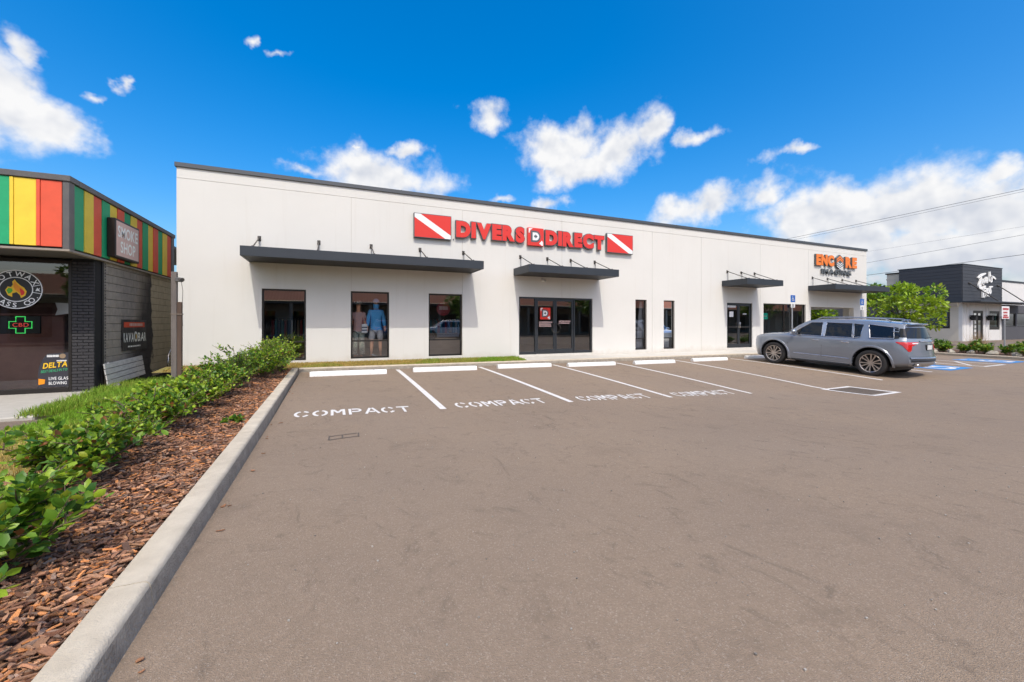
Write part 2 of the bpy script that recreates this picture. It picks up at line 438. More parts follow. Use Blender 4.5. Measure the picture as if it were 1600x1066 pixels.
mat('rod', (.10, .09, .08), .5, .5)
mat('soffit', (.10, .09, .08), .7)
mat('red_sign', (.72, .028, .012), .35, coat=.3)
mat('white_sign', (.85, .85, .84), .35)
mat('orange_sign', (.85, .20, .012), .35)
mat('grey_sign', (.10, .11, .12), .4)
mat('interior_wall', (.46, .42, .38), .9, var=(.38, .35, .32), vscale=1)
mat('interior_floor', (.42, .38, .33), .4, var=(.34, .31, .27), vscale=2)
mat('interior_dark', (.035, .033, .033), .9)
glass('store_glass', (.90, .91, .91), .18)
glass('tint_glass', (.16, .18, .20), .10)
glass('shop_glass', (.85, .85, .83), .06)
glass('teal_glass', (.10, .24, .25), .12)
# ================================================================== GROUND
XN = [-.85, 1.8, 4.4, 7.0, 9.6, 12.6, 15.7, 18.4, 22., 28., 40]; ZN = [-.26, -.35, -.41, -.505, -.585, -.665, -.59, -.49, -.45, -.43, -.43]
def _zn(X): return float(np.interp(X, XN, ZN))
def sm(a, b, v):
    t = min(1, max(0, (v - a) / (b - a))); return t * t * (3 - 2 * t)
def gz(X, Y):
    """height of the parking lot: it falls from the building to a drain and rises again"""
    zn = (_zn(X - .9) + _zn(X) * 2 + _zn(X + .9)) / 4
    zf = -.21 - .0085 * max(0, X); z0 = -.22 - .008 * max(0, X)
    if Y >= 12.75: return zf
    if Y >= 7.1: return zn + (zf - zn) * (1 - (1 - (Y - 7.1) / 5.65) ** 1.35)
    return z0 + (zn - z0) * sm(0., 6.6, Y)
def lz(X, Y):
    """planting bed and lawn left of the kerb"""
    return float(np.interp(X, [-6, -4.3, -2.4, -1.75, -1.3, -.95], [-.44, -.40, -.12, -.07, -.12, -.15])) + .02 * math.sin(X * 3 + Y * 1.3)

def sheet(name, xs, ys, zf, m, kind='structure'):
    mb = MB(); nx, ny = len(xs), len(ys)
    mb.v = [(x, y, zf(x, y)) for y in ys for x in xs]
    mb.f = [(j * nx + i, j * nx + i + 1, (j + 1) * nx + i + 1, (j + 1) * nx + i) for j in range(ny - 1) for i in range(nx - 1)]
    mb.m = [0] * len(mb.f)
    o = obj(name, mb, m, smooth='all', fixn=False); o['kind'] = kind
    return o

mat('ground_far', (.10, .10, .07), .95, var=(.14, .12, .08), vscale=.2)
sheet('ground', [-1500, -60, 0, 60, 1500], [-1500, -60, 0, 60, 1500], lambda x, y: -.9, 'ground_far')
lot = sheet('parking_lot', list(np.arange(-.82, 31.01, .25)), list(np.arange(-16, 13.16, .25)), gz, 'asphalt')
sheet('neighbouring_lot', [-80, -20, -4.0], [-60, -16, 0, 9.62], lambda x, y: -.47, 'asphalt_far')
sheet('road', [-80, 0, 140], [-70, -40, -15.9], lambda x, y: -.34, 'asphalt_far')
sheet('far_lot', [30.2, 60, 140], [-15.8, 0, 17, 60, 120], lambda x, y: -.36, 'asphalt_far')

# shop footpath
fp = MB(); fp.bbox(-40, 9.62, -.7, -4.62, 13.0, -.405, .02)
tag(obj('footpath', fp, 'concrete'), kind='structure')

mat('soil', (.085, .045, .026), .95, var=(.16, .08, .042), vscale=22, vdetail=9, bump=1.0, bscale=45)
mat('turf_base', (.20, .19, .045), .95, var=(.36, .25, .09), vscale=1.2, vdetail=7, bump=.6, bscale=60)
sheet('planting_bed', list(np.arange(-2.45, -.9, .12)), list(np.arange(-4, 13.35, .2)), lambda x, y: lz(x, y) - .012 + .012 * math.sin(x * 31 + y * 17) * math.sin(y * 23 - x * 11), 'soil')
lawn = sheet('lawn', [-5.1, -4.6, -4.3, -3.8, -3.2, -2.8, -2.42], list(np.arange(-5, 15.2, .4)), lambda x, y: lz(x, y) - (.25 if x < -4.4 and y < 12.7 else 0), 'turf_base')
def strip_z(x, y): return -.105 - .0057 * (x + .9) + .055 * (y - 13.25) / .97
sheet('lawn_strip', list(np.arange(-4.2, 6.4, .4)), [13.22, 13.5, 13.9, 14.23], lambda x, y: strip_z(x, y), 'turf_base')
walk = MB()
for x0, x1 in ((6.35, 10.6), (10.6, 14.6), (14.6, 18.6), (18.6, 22.6), (22.6, 29.6)):
    zz = -.1 - .0057 * ((x0 + x1) / 2 + .9)
    walk.add([(x0 + .004, 13.262, -.1 - .0057 * (x0 + .9)), (x1 - .004, 13.262, -.1 - .0057 * (x1 + .9)), (x1 - .004, 14.24, -.075 - .003 * x1), (x0 + .004, 14.24, -.075 - .003 * x0),
              (x0 + .004, 13.262, -.5), (x1 - .004, 13.262, -.5), (x1 - .004, 14.24, -.5), (x0 + .004, 14.24, -.5)],
             [(0, 1, 2, 3), (0, 4, 5, 1), (1, 5, 6, 2), (3, 2, 6, 7), (0, 3, 7, 4)])
mat('walk_concrete', (.60, .575, .52), .9, var=(.53, .50, .45), vscale=4, vdetail=8, bump=.15, bscale=90)
tag(obj('sidewalk', walk, 'walk_concrete'), kind='structure')

# ---------------- kerbs
def kerb_run(mb, P, nrm, ztop, zbase, top=.155):
    """P list of (x,y) on the front arris; nrm points from bed to lot"""
    r = .028
    prof = [(-top, -.35), (-top, -.004), (-top + .006, 0), (-r, 0), (-r * .35, -r * .15), (-r * .05, -r * .5), (.004, -r), (.022, None), (.022, -.6)]
    rows = []
    for (x, y) in P:
        zt = ztop(x, y); zb = zbase(x, y)
        row = []
        for d, h in prof:
            z = (zb - .03) if h is None else zt + h
            row.append((x + nrm[0] * d, y + nrm[1] * d, z))
        rows.append(row)
    n = len(prof); vs = [p for r_ in rows for p in r_]
    fs = [(i * n + k, i * n + k + 1, (i + 1) * n + k + 1, (i + 1) * n + k) for i in range(len(rows) - 1) for k in range(n - 1)]
    mm = []
    for i in range(len(rows) - 1):
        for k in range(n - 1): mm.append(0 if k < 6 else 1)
    fs += [tuple(range(n)), tuple((len(rows) - 1) * n + k for k in range(n))]; mm += [0, 0]
    b = len(mb.v); mb.v += vs; mb.f += [tuple(i + b for i in f) for f in fs]; mb.m += mm
kx = lambda y: -.80 - .0065 * y
kt = lambda x, y: -.1
kerb = thing('kerb', None, None, (-.9, 0, -.25), kind='structure')
ys = [-4.2, -.5, 2.55, 5.6, 8.65, 11.7, 13.245]
for a, b in zip(ys[:-1], ys[1:]):
    mb = MB(); kerb_run(mb, [(kx(y), y) for y in np.linspace(a + .004, b - .004, 9)], (1, 0), kt, lambda x, y: gz(-.8, y))
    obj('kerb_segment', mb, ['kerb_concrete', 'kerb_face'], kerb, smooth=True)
front = thing('kerb', None, None, (0, 13.1, -.25), kind='structure')
xs = [-.865, 2.2, 5.3, 8.4, 11.5, 14.6, 17.7, 20.8, 23.9, 28.9]
for a, b in zip(xs[:-1], xs[1:]):
    mb = MB(); kerb_run(mb, [(x, 13.1) for x in np.linspace(a + .004, b - .004, 5)], (0, -1), lambda x, y: -.1 - .0057 * (x + .9), lambda x, y: gz(x, 13))
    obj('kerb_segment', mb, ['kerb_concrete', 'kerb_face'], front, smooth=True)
island = thing('kerb', None, None, (28, 9, -.4), kind='structure')
IK = [(26.6, 3.0), (27.2, 5.5), (27.8, 7.6), (28.5, 9.6), (28.9, 11.2), (29.0, 13.0)]
for (a, b), (c, d) in zip(IK[:-1], IK[1:]):
    mb = MB(); kerb_run(mb, [(a, b), (c, d)], (-.97, .24), lambda x, y: gz(x, y) + .13, gz)
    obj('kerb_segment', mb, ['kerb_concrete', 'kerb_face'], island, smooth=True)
mb = MB()
for (a, b), (c, d) in zip(IK[:-1], IK[1:]):
    mb.add([(a + .1, b, gz(a, b) + .11), (32, b - .4, -.28), (32, d - .4, -.28), (c + .1, d, gz(c, d) + .11)], [(0, 1, 2, 3)])
mb.add([(29.1, 13, -.32), (32, 12.6, -.28), (40, 14, -.3), (40, 24, -.3), (29.5, 24, -.3)], [(0, 1, 2, 3, 4)])
tag(obj('island_bed', mb, 'soil', fixn=False), kind='structure')

# ---------------- painted markings, laid on the lot
PZ = .006
def ground_quad(mb, p0, p1, w, n=14, m=0):
    d = Vector((p1[0] - p0[0], p1[1] - p0[1], 0)).normalized(); s = Vector((-d.y, d.x, 0)) * w / 2
    vs = []
    for i in range(n + 1):
        t = i / n; x = p0[0] + (p1[0] - p0[0]) * t; y = p0[1] + (p1[1] - p0[1]) * t
        for q in (-1, 1):
            xx, yy = x + s.x * q, y + s.y * q; vs.append((xx, yy, gz(xx, yy) + PZ))
    mb.add(vs, [(2 * i, 2 * i + 1, 2 * i + 3, 2 * i + 2) for i in range(n)], m)
for a, b, w in (((1.8, 12.75), (1.792, 7.12), .115), ((4.373, 12.68), (4.384, 7.09), .115), ((7.04, 12.61), (7.0, 7.08), .11), ((9.65, 12.5), (9.57, 7.04), .11), ((12.68, 12.6), (12.5, 6.95), .11),
                ((15.76, 12.55), (15.61, 7.13), .11), ((18.95, 12.5), (18.74, 7.17), .11), ((22.55, 12.4), (22.42, 7.15), .11), ((24.2, 12.4), (24.1, 7.15), .11), ((22.37, 7.11), (24.15, 7.11), .11)):
    mb = MB(); ground_quad(mb, a, b, w); obj('painted_line', mb, 'white_paint', lot, fixn=False)
for k in range(5):
    mb = MB(); ground_quad(mb, (22.5, 7.5 + k), (24.1, 8.5 + k), .09); obj('painted_line', mb, 'white_paint', lot, fixn=False)

def arc(cx, cy, rx, ry, a0, a1, n=10): return [(cx + rx * math.cos(R(a0 + (a1 - a0) * i / n)), cy + ry * math.sin(R(a0 + (a1 - a0) * i / n))) for i in range(n + 1)]
STEN = {  # stencil letters: strokes with the bridges left open
    'C': [arc(.5, .5, .42, .42, 108, 252), arc(.5, .5, .42, .42, 78, 28, 5), arc(.5, .5, .42, .42, -78, -28, 5)],
    'O': [arc(.5, .5, .42, .42, 105, 255), arc(.5, .5, .42, .42, 75, -75)],
    'M': [[(.1, .0), (.1, 1)], [(.9, 0), (.9, 1)], [(.2, .93), (.5, .42), (.8, .93)]],
    'P': [[(.14, 0), (.14, 1)], [(.28, .92)] + arc(.6, .70, .28, .22, 90, -90) + [(.28, .48)]],
    'A': [[(.04, 0), (.42, 1)], [(.96, 0), (.58, 1)], [(.3, .34), (.7, .34)]],
    'T': [[(.02, .92), (.98, .92)], [(.5, .78), (.5, 0)]],
}
def stroke(mb, pts, w, fn):
    for i in range(len(pts) - 1):
        a, b = Vector(pts[i]), Vector(pts[i + 1]); d = (b - a); 
        if d.length < 1e-5: continue
        d.normalize(); s = Vector((-d.y, d.x)) * w / 2
        e0 = d * (w * .12 if i else 0); e1 = d * (w * .12 if i < len(pts) - 2 else 0)
        mb.add([fn(*(a - e0 + s)), fn(*(a - e0 - s)), fn(*(b + e1 - s)), fn(*(b + e1 + s))], [(0, 1, 2, 3)])
for x0, x1, y0 in ((-.545, 1.285, 7.06), (2.075, 3.95, 7.13), (4.70, 6.58, 7.12), (7.30, 9.2, 7.10)):
    cw = (x1 - x0) / 7
    for i, ch in enumerate('COMPACT'):
        mb = MB(); ox = x0 + i * cw; lw = cw * .84; lh = .43
        k = [0]
        def fn(u, v):
            k[0] += 1; X = ox + u * lw; Y = y0 + v * lh; return (X, Y, gz(X, Y) + PZ + .0003 * (k[0] // 4 % 5))
        for s in STEN[ch]: stroke(mb, [(u * 1.0, v) for u, v in s], .19, fn)
        obj('painted_letter', mb, 'white_paint', lot, fixn=False)

# small dark survey rectangle scratched on the lot
mb = MB()
for a, b in (((-.05, 5.56), (.31, 5.66)), ((-.04, 5.74), (.30, 5.82)), ((-.04, 5.56), (-.03, 5.76)), ((.31, 5.62), (.32, 5.84)), ((.12, 5.6), (.12, 5.79))): ground_quad(mb, a, b, .018, 3)
mat('dark_mark', (.11, .09, .075), .9)
obj('painted_outline', mb, 'dark_mark', lot, fixn=False)

# accessible bays: blue squares with the wheelchair sign
def wheelchair(mb, fn, w):
    stroke(mb, arc(.42, .36, .24, .24, 120, 400, 14), w, fn)
    stroke(mb, [(.40, .80), (.42, .46), (.62, .44), (.74, .18), (.84, .2)], w, fn)
    stroke(mb, [(.41, .62), (.60, .62)], w, fn)
    mb.add([fn(.40 + .075 * math.cos(a), .90 + .075 * math.sin(a)) for a in np.linspace(0, 5.6, 9)], [tuple(range(9))])
for (cx, cy) in ((20.6, 7.95), (25.9, 8.1)):
    s = 1.75; mb = MB(); n = 6
    for i in range(n):
        for j in range(n):
            q = []
            for du, dv in ((0, 0), (1, 0), (1, 1), (0, 1)):
                X = cx - s / 2 + s * (i + du) / n; Y = cy - s / 2 + s * (j + dv) / n; q.append((X, Y, gz(X, Y) + PZ))
            mb.add(q, [(0, 1, 2, 3)])
    obj('painted_square', mb, 'blue_paint', lot, fixn=False)
    mb = MB(); wheelchair(mb, lambda u, v: (cx - s / 2 + u * s, cy - s / 2 + v * s, gz(cx - s / 2 + u * s, cy - s / 2 + v * s) + PZ * 2), .09)
    obj('painted_symbol', mb, 'white_paint', lot, fixn=False)

# ---------------- storm drain
DX, DY = 12.95, 6.4
dz = gz(DX, DY) + .004
dr = thing('storm_drain', 'square iron drain grate inside a white painted outline on the asphalt', 'drain', (DX, DY, dz))
mat('iron', (.22, .175, .135), .8, .1, var=(.14, .115, .09), vscale=20)
mb = MB(); mb.box(DX - .42, DY - .42, dz - .12, DX + .42, DY + .42, dz + .002); obj('pit', mb, 'iron', dr)
for k in range(11):
    mb = MB(); x = DX - .38 + k * .076; mb.box(x - .02, DY - .4, dz + .003, x + .02, DY + .4, dz + .014); obj('grate_bar', mb, 'iron', dr)
for q in ((-.48, -.48, .48, -.42), (-.48, .42, .48, .48), (-.48, -.42, -.42, .42), (.42, -.42, .48, .42)):
    mb = MB(); mb.box(DX + q[0], DY + q[1], dz - .02, DX + q[2], DY + q[3], dz + .013); obj('frame', mb, 'iron', dr)
for a, b in (((-.62, -.56), (.62, -.56)), ((-.62, .56), (.62, .56)), ((-.56, -.5), (-.56, .5)), ((.56, -.5), (.56, .5))):
    mb = MB(); ground_quad(mb, (DX + a[0], DY + a[1]), (DX + b[0], DY + b[1]), .12); obj('painted_line', mb, 'white_paint', lot, fixn=False)

# ---------------- wheel stops
def wheel_stop(mb, L_=1.86, w=.17, h=.125):
    prof = [(-w / 2, 0), (-w / 2 + .006, h * .45), (-w / 2 + .03, h * .93), (-w / 2 + .045, h), (w / 2 - .045, h), (w / 2 - .03, h * .93), (w / 2 - .006, h * .45), (w / 2, 0)]
    n = len(prof); vs = []
    st = [(-L_ / 2, .93), (-L_ / 2 + .035, 1), (L_ / 2 - .035, 1), (L_ / 2, .93)]
    for x, s in st: vs += [(x, p[0] * s, p[1] * s) for p in prof]
    fs = [(i * n + k, i * n + k + 1, (i + 1) * n + k + 1, (i + 1) * n + k) for i in range(3) for k in range(n - 1)] + [tuple(range(n)), tuple(3 * n + k for k in range(n))]
    fs += [(0, n, n + n - 1, n - 1), (n, 2 * n, 3 * n - 1, 2 * n - 1), (2 * n, 3 * n, 4 * n - 1, 3 * n - 1)]
    mb.add(vs, fs)
    return mb
ws0 = None
pk = MB(); pk.tube([(0, 0, 0), (0, 0, .012)], .017, 10); mat('rust', (.16, .08, .045), .9, .2); _po = obj('steel_pin', pk, 'rust'); pin_mesh = _po.data; bpy.data.objects.remove(_po)
names = ['nearest the corner of the left kerb', 'second from the left kerb corner', 'third from the left kerb corner', 'in front of the red logo glass doors', 'left of the first narrow window', 'in front of the narrow windows, left of the grey car', 'half hidden under the nose of the grey car']
for (xa, xb, y), lab in zip(((-.53, 1.385, 11.93), (2.13, 4.08, 12.08), (4.80, 6.74, 12.2), (7.31, 9.20, 12.02), (10.1, 12.0, 12.02), (13.15, 15.05, 12.2), (16.55, 18.45, 12.43)), names):
    if ws0 is None:
        ws = obj('wheel_stop', wheel_stop(MB(), 1.92), 'white_block', smooth=True); ws0 = ws
    else:
        ws = ws0.copy(); C.objects.link(ws)
    xm = (xa + xb) / 2; ws.location = (xm, y, gz(xm, y) - .004)
    ws.rotation_euler = (0, math.atan2(gz(xa, y) - gz(xb, y), xb - xa), R(rnd.uniform(-.6, .6)))
    for px_ in (-.62, .62):
        pin = share('steel_pin', pin_mesh, (0, 0, 0), ws); pin.location = (px_, 0, .118)
    tag(ws, 'white painted concrete wheel stop ' + lab, 'wheel stop', 'wheel stops at the heads of the bays')
# ================================================================== STORE BUILDING
D = 14.226; BX0, BX1, BTOP, BBACK = -3.96, 29.44, 5.52, 34.0
OPEN = [(-1.92, -.74, .03, 2.21), (.55, 1.74, .03, 2.21), (3.06, 4.26, .03, 2.21), (6.49, 9.81, -.02, 2.19), (12.02, 12.64, .03, 2.21), (13.61, 14.25, .03, 2.21), (17.61, 19.41, -.02, 2.19), (20.24, 23.66, .03, 2.21), (24.11, 28.13, -.3, 2.10)]
def slab_with_openings(mb, x0, x1, z0, z1, opens, y0, y1, m=0, fn=None):
    """vertical slab between y0 (front) and y1 with rectangular openings, reveals included"""
    fn = fn or (lambda x, y, z: (x, y, z))
    xs = sorted({x0, x1, *[q for o in opens for q in o[:2] if x0 < q < x1]}); zs = sorted({z0, z1, *[q for o in opens for q in o[2:] if z0 < q < z1]})
    solid = {}
    for i in range(len(xs) - 1):
        for j in range(len(zs) - 1):
            cx, cz = (xs[i] + xs[i + 1]) / 2, (zs[j] + zs[j + 1]) / 2
            solid[i, j] = not any(o[0] < cx < o[1] and o[2] < cz < o[3] for o in opens)
    for (i, j), s in solid.items():
        if not s: continue
        a, b, c, d = xs[i], xs[i + 1], zs[j], zs[j + 1]
        for y, rev in ((y0, 0), (y1, 1)):
            q = [fn(a, y, c), fn(b, y, c), fn(b, y, d), fn(a, y, d)]; mb.add(q[::-1] if rev else q, [(0, 1, 2, 3)], m)
        for di, dj, q in ((-1, 0, ((a, c), (a, d))), (1, 0, ((b, d), (b, c))), (0, -1, ((b, c), (a, c))), (0, 1, ((a, d), (b, d)))):
            if not solid.get((i + di, j + dj), False):
                (p, r), (s_, t) = q; mb.add([fn(p, y0, r), fn(s_, y0, t), fn(s_, y1, t), fn(p, y1, r)], [(0, 1, 2, 3)], m)
    return mb
store = thing('store_building', 'long single storey white rendered store with black steel canopies and flat roof', 'store', ((BX0 + BX1) / 2, D, 0))
mb = slab_with_openings(MB(), BX0, BX1, -.6, BTOP, OPEN, D + .012, D + .26)
obj('front_wall', mb, 'sealant', store, fixn=False)
JX = [BX0, .565, 4.268, 8.36, 12.95, 15.9, 20.0, 23.9, BX1]
for a, b in zip(JX[:-1], JX[1:]):
    o = slab_with_openings(MB(), a + (.006 if a > BX0 else 0), b - (.006 if b < BX1 else 0), -.6, 5.213, OPEN, D, D + .0125)
    obj('wall_panel', o, 'stucco', store, fixn=False)
    mb = MB(); mb.box(a if a == BX0 else a - .0, D, 5.225, b, D + .0125, BTOP) if False else None
for a, b in ((BX0, 8.36), (8.36, 20.0), (20.0, BX1)):
    mb = MB(); mb.box(a + .0015, D, 5.226, b - .0015, D + .0125, BTOP - .001); obj('wall_panel', mb, 'stucco', store)
# other walls, the right-hand one opens on to the porch
mb = MB(); mb.box(BX0, D + .262, -.6, BX0 + .25, BBACK, BTOP); mb.box(BX0 + .252, BBACK - .25, -.6, BX1 - .252, BBACK, BTOP); obj('side_wall', mb, 'stucco', store)
mb = slab_with_openings(MB(), D + .262, BBACK, -.6, BTOP, [(15.35, 18.2, -.3, 2.10)], BX1 - .25, BX1, fn=lambda x, y, z: (y, x, z)); obj('side_wall', mb, 'stucco', store, fixn=True)
mb = MB(); mb.box(BX0 + .26, D + .27, 4.9, BX1 - .26, BBACK - .26, 5.05); obj('roof', mb, 'coping_metal', store)
# coping: folded metal with a small drip
mb = MB()
mb.bbox(BX0 - .04, D - .045, BTOP, BX1 + .04, D + .30, BTOP + .125, .008); obj('coping', mb, 'coping_metal', store)
mb = MB(); mb.bbox(BX0 - .04, D + .302, BTOP, BX0 + .29, BBACK, BTOP + .125, .008); obj('coping', mb, 'coping_metal', store)
mb = MB(); mb.bbox(BX1 - .29, D + .302, BTOP, BX1 + .04, BBACK, BTOP + .125, .008); obj('coping', mb, 'coping_metal', store)
for x in np.arange(BX0 + 3.05, BX1, 3.05):
    mb = MB(); mb.box(x - .012, D - .049, BTOP - .002, x + .012, D + .1, BTOP + .129); obj('coping_joint', mb, 'coping_metal', store)
# inside
mb = MB(); mb.box(BX0 + .26, D + .28, -.1, 24.0, 24, -.005); obj('interior_floor', mb, 'interior_floor', store)
mb = MB(); mb.box(BX0 + .26, 21.0, 0, 24.0, 21.15, 3.0); obj('interior_wall', mb, 'interior_wall', store)
for x in (5.35, 15.4, 19.8): 
    mb = MB(); mb.box(x, D + .28, 0, x + .12, 20.98, 3.0); obj('interior_wall', mb, 'interior_wall', store)
mb = MB(); mb.box(BX0 + .26, D + .28, 3.0, 24.0, 21, 3.1); obj('ceiling', mb, 'interior_dark', store)
# porch at the right end
mb = MB(); mb.box(23.86, D + .27, -.3, 24.1, 18.6, 3.0); mb.box(24.102, 18.4, -.3, BX1 - .26, 18.6, 3.0); obj('porch_wall', mb, 'stucco', store)
mb = MB(); mb.box(24.11, D + .262, 2.42, BX1 - .255, 18.39, 2.6); obj('porch_ceiling', mb, 'stucco', store)
mb = MB(); mb.box(24.11, D + .01, -.5, BX1 - .01, 18.39, -.19); obj('porch_floor', mb, 'walk_concrete', store)

# ---- windows
def window(x0, x1, z0, z1, mull=(), rail=None, y=D + .09, gl='store_glass', fr='bronze', t=.05, parent=store, fn=None):
    fn = fn or (lambda x, y, z: (x, y, z))
    mb = MB()
    def B(a, b, c, d, yy0=y - .03, yy1=y + .05):
        k = MB(); k.bbox(a, yy0, c, b, yy1, d, .004); mb.add([fn(*p) for p in k.v], k.f)
    e = .003
    B(x0 + e, x0 + t, z0 + e, z1 - e); B(x1 - t, x1 - e, z0 + e, z1 - e); B(x0 + t, x1 - t, z1 - t, z1 - e); B(x0 + t, x1 - t, z0 + e, z0 + t * 1.2)
    cols = [x0 + t] + [m_ for m_ in mull] + [x1 - t]
    for m_ in mull: B(m_ - t / 2, m_ + t / 2, z0 + t * 1.2, z1 - t)
    fo = obj('window_frame', mb, fr, parent)
    for i in range(len(cols) - 1):
        a = cols[i] + (t / 2 if i else 0); b = cols[i + 1] - (t / 2 if i < len(cols) - 2 else 0)
        zz = [z0 + t * 1.2, z1 - t]
        if rail:
            k = MB(); k.bbox(a, y - .03, rail - .022, b, y + .05, rail + .022, .004); r_ = MB(); r_.add([fn(*p) for p in k.v], k.f); obj('rail', r_, fr, fo)
            zz = [z0 + t * 1.2, rail - .022, rail + .022, z1 - t]
        for q in range(0, len(zz), 2):
            p = MB(); p.add([fn(a, y + .006, zz[q]), fn(b, y + .006, zz[q]), fn(b, y + .006, zz[q + 1]), fn(a, y + .006, zz[q + 1])], [(0, 1, 2, 3)])
            obj('pane', p, gl, fo)
    return fo
for o in OPEN[:3]: window(*o, rail=.60)
for o in OPEN[4:6]: window(*o, rail=.52, t=.045)
window(*OPEN[7], mull=(21.95,))

# ---- glass doors
mat('door_frame', (.045, .050, .056), .4, .4)
def door_leaf(x0, x1, z0, z1, y, hinge):
    mb = MB(); t = .075
    mb.bbox(x0, y - .025, z0, x0 + t, y + .025, z1, .004); mb.bbox(x1 - t, y - .025, z0, x1, y + .025, z1, .004)
    mb.bbox(x0 + t, y - .025, z1 - t, x1 - t, y + .025, z1, .004); mb.bbox(x0 + t, y - .025, z0, x1 - t, y + .025, z0 + .17, .004)
    d = obj('door', mb, 'door_frame', store)
    p = MB(); p.add([(x0 + t, y, z0 + .17), (x1 - t, y, z0 + .17), (x1 - t, y, z1 - t), (x0 + t, y, z1 - t)], [(0, 1, 2, 3)]); obj('pane', p, 'store_glass', d)
    return d
mat('chrome', (.65, .65, .66), .22, 1.0)
y = D + .09
x0, x1, z0, z1 = OPEN[3]
mb = MB()
for a, b, c, d in ((x0 + .003, x0 + .06, z0, z1 - .003), (x1 - .06, x1 - .003, z0, z1 - .003), (x0 + .06, x1 - .06, z1 - .065, z1 - .003), (7.19, 7.25, z0, z1 - .065), (8.93, 8.99, z0, z1 - .065), (x0 + .06, 7.19, z0, z0 + .1), (8.99, x1 - .06, z0, z0 + .1)):
    mb.bbox(a, y - .05, c, b, y + .06, d, .004)
en = obj('entrance_frame', mb, 'door_frame', store)
for a, b in ((x0 + .06, 7.19), (8.99, x1 - .06)):
    p = MB(); p.add([(a, y, z0 + .1), (b, y, z0 + .1), (b, y, z1 - .065), (a, y, z1 - .065)], [(0, 1, 2, 3)]); obj('pane', p, 'store_glass', en)
d1 = door_leaf(7.255, 8.085, z0 + .015, z1 - .07, y, 0); d2 = door_leaf(8.095, 8.925, z0 + .015, z1 - .07, y, 1)
for dd, s in ((d1, -1), (d2, 1)):
    mb = MB(); xc = 8.09 + s * .05
    mb.tube([(xc, y - .03, 1.18), (xc + s * .0, y - .09, 1.16), (xc + s * .12, y - .10, 1.08), (xc + s * .15, y - .10, .98), (xc + s * .12, y - .10, .88), (xc, y - .09, .80), (xc, y - .03, .78)], .014, 8); obj('handle', mb, 'rod', dd, smooth='all')
x0, x1, z0, z1 = OPEN[6]
mb = MB()
for a, b, c, d in ((x0 + .003, x0 + .055, z0, z1 - .003), (x1 - .055, x1 - .003, z0, z1 - .003), (x0 + .055, x1 - .055, z1 - .06, z1 - .003)): mb.bbox(a, y - .05, c, b, y + .06, d, .004)
obj('entrance_frame', mb, 'door_frame', store)
xm = (x0 + x1) / 2
for a, b, s in ((x0 + .06, xm - .004, -1), (xm + .004, x1 - .06, 1)):
    dd = door_leaf(a, b, z0 + .015, z1 - .065, y, 0)
    mb = MB(); xc = xm + s * .045; mb.tube([(xc, y - .03, 1.25), (xc, y - .08, 1.23), (xc, y - .08, .97), (xc, y - .03, .95)], .014, 8); obj('handle', mb, 'chrome', dd, smooth='all')
    mb = MB(); mb.bbox(a + .08, y - .075, .985, b - .08, y - .05, 1.02, .004); obj('push_bar', mb, 'rod', dd)

# ---- canopies
def canopy(x0, x1, yf, brk):
    zb, zt = 2.965, 3.235
    mb = MB()
    mb.bbox(x0, yf, zb, x1, yf + .07, zt, .006); mb.bbox(x0, yf + .071, zb, x0 + .07, D - .002, zt, .006); mb.bbox(x1 - .07, yf + .071, zb, x1, D - .002, zt, .006)
    c = obj('canopy', mb, 'dark_metal', store)
    mb = MB(); mb.box(x0 + .071, yf + .072, zt - .10, x1 - .071, D - .003, zt - .06); obj('deck', mb, 'dark_metal', c)
    mb = MB(); mb.box(x0 + .071, yf + .072, zb + .012, x1 - .071, D - .003, zb + .03); obj('soffit', mb, 'black', c)  # black underside panel; the deep shadow under the canopy is put into its colour
    for x in brk:
        mb = MB(); mb.bbox(x - .045, D - .02, 3.62, x + .045, D - .001, 3.76, .004); mb.bbox(x - .02, D - .075, 3.66, x + .02, D - .019, 3.72, .004); obj('wall_bracket', mb, 'rod', c)
        mb = MB(); mb.tube([(x, D - .06, 3.69), (x, yf + .22, zt + .01)], .017, 8); mb.tube([(x, D - .055, 3.69), (x, D - .055, zt - .06)], .008, 6); obj('tie_rod', mb, 'rod', c, smooth='all')
        mb = MB(); mb.bbox(x - .02, yf + .16, zt - .06, x + .02, yf + .28, zt + .045, .004); obj('lug', mb, 'rod', c)
    return c
canopy(-2.24, 4.6, 12.88, (-1.98, -.38, 1.17, 2.76, 4.3))
canopy(6.26, 10.1, 12.88, (6.54, 7.7, 8.76, 9.91))
canopy(17.25, 19.74, 12.88, (17.61, 18.59, 19.55))
canopy(23.86, 28.95, 12.88, (24.22, 25.57, 26.96, 28.32))
# camera dome under the entrance canopy
mb = MB(); mb.bbox(7.45, D - .05, 2.80, 7.55, D - .001, 2.90, .01); mb.tube([(7.5, D - .05, 2.84), (7.56, D - .16, 2.79)], [.035, .03], 10)
tag(obj('security_camera', mb, 'white_sign', smooth=True), 'small security camera on the wall under the entrance canopy', 'camera')

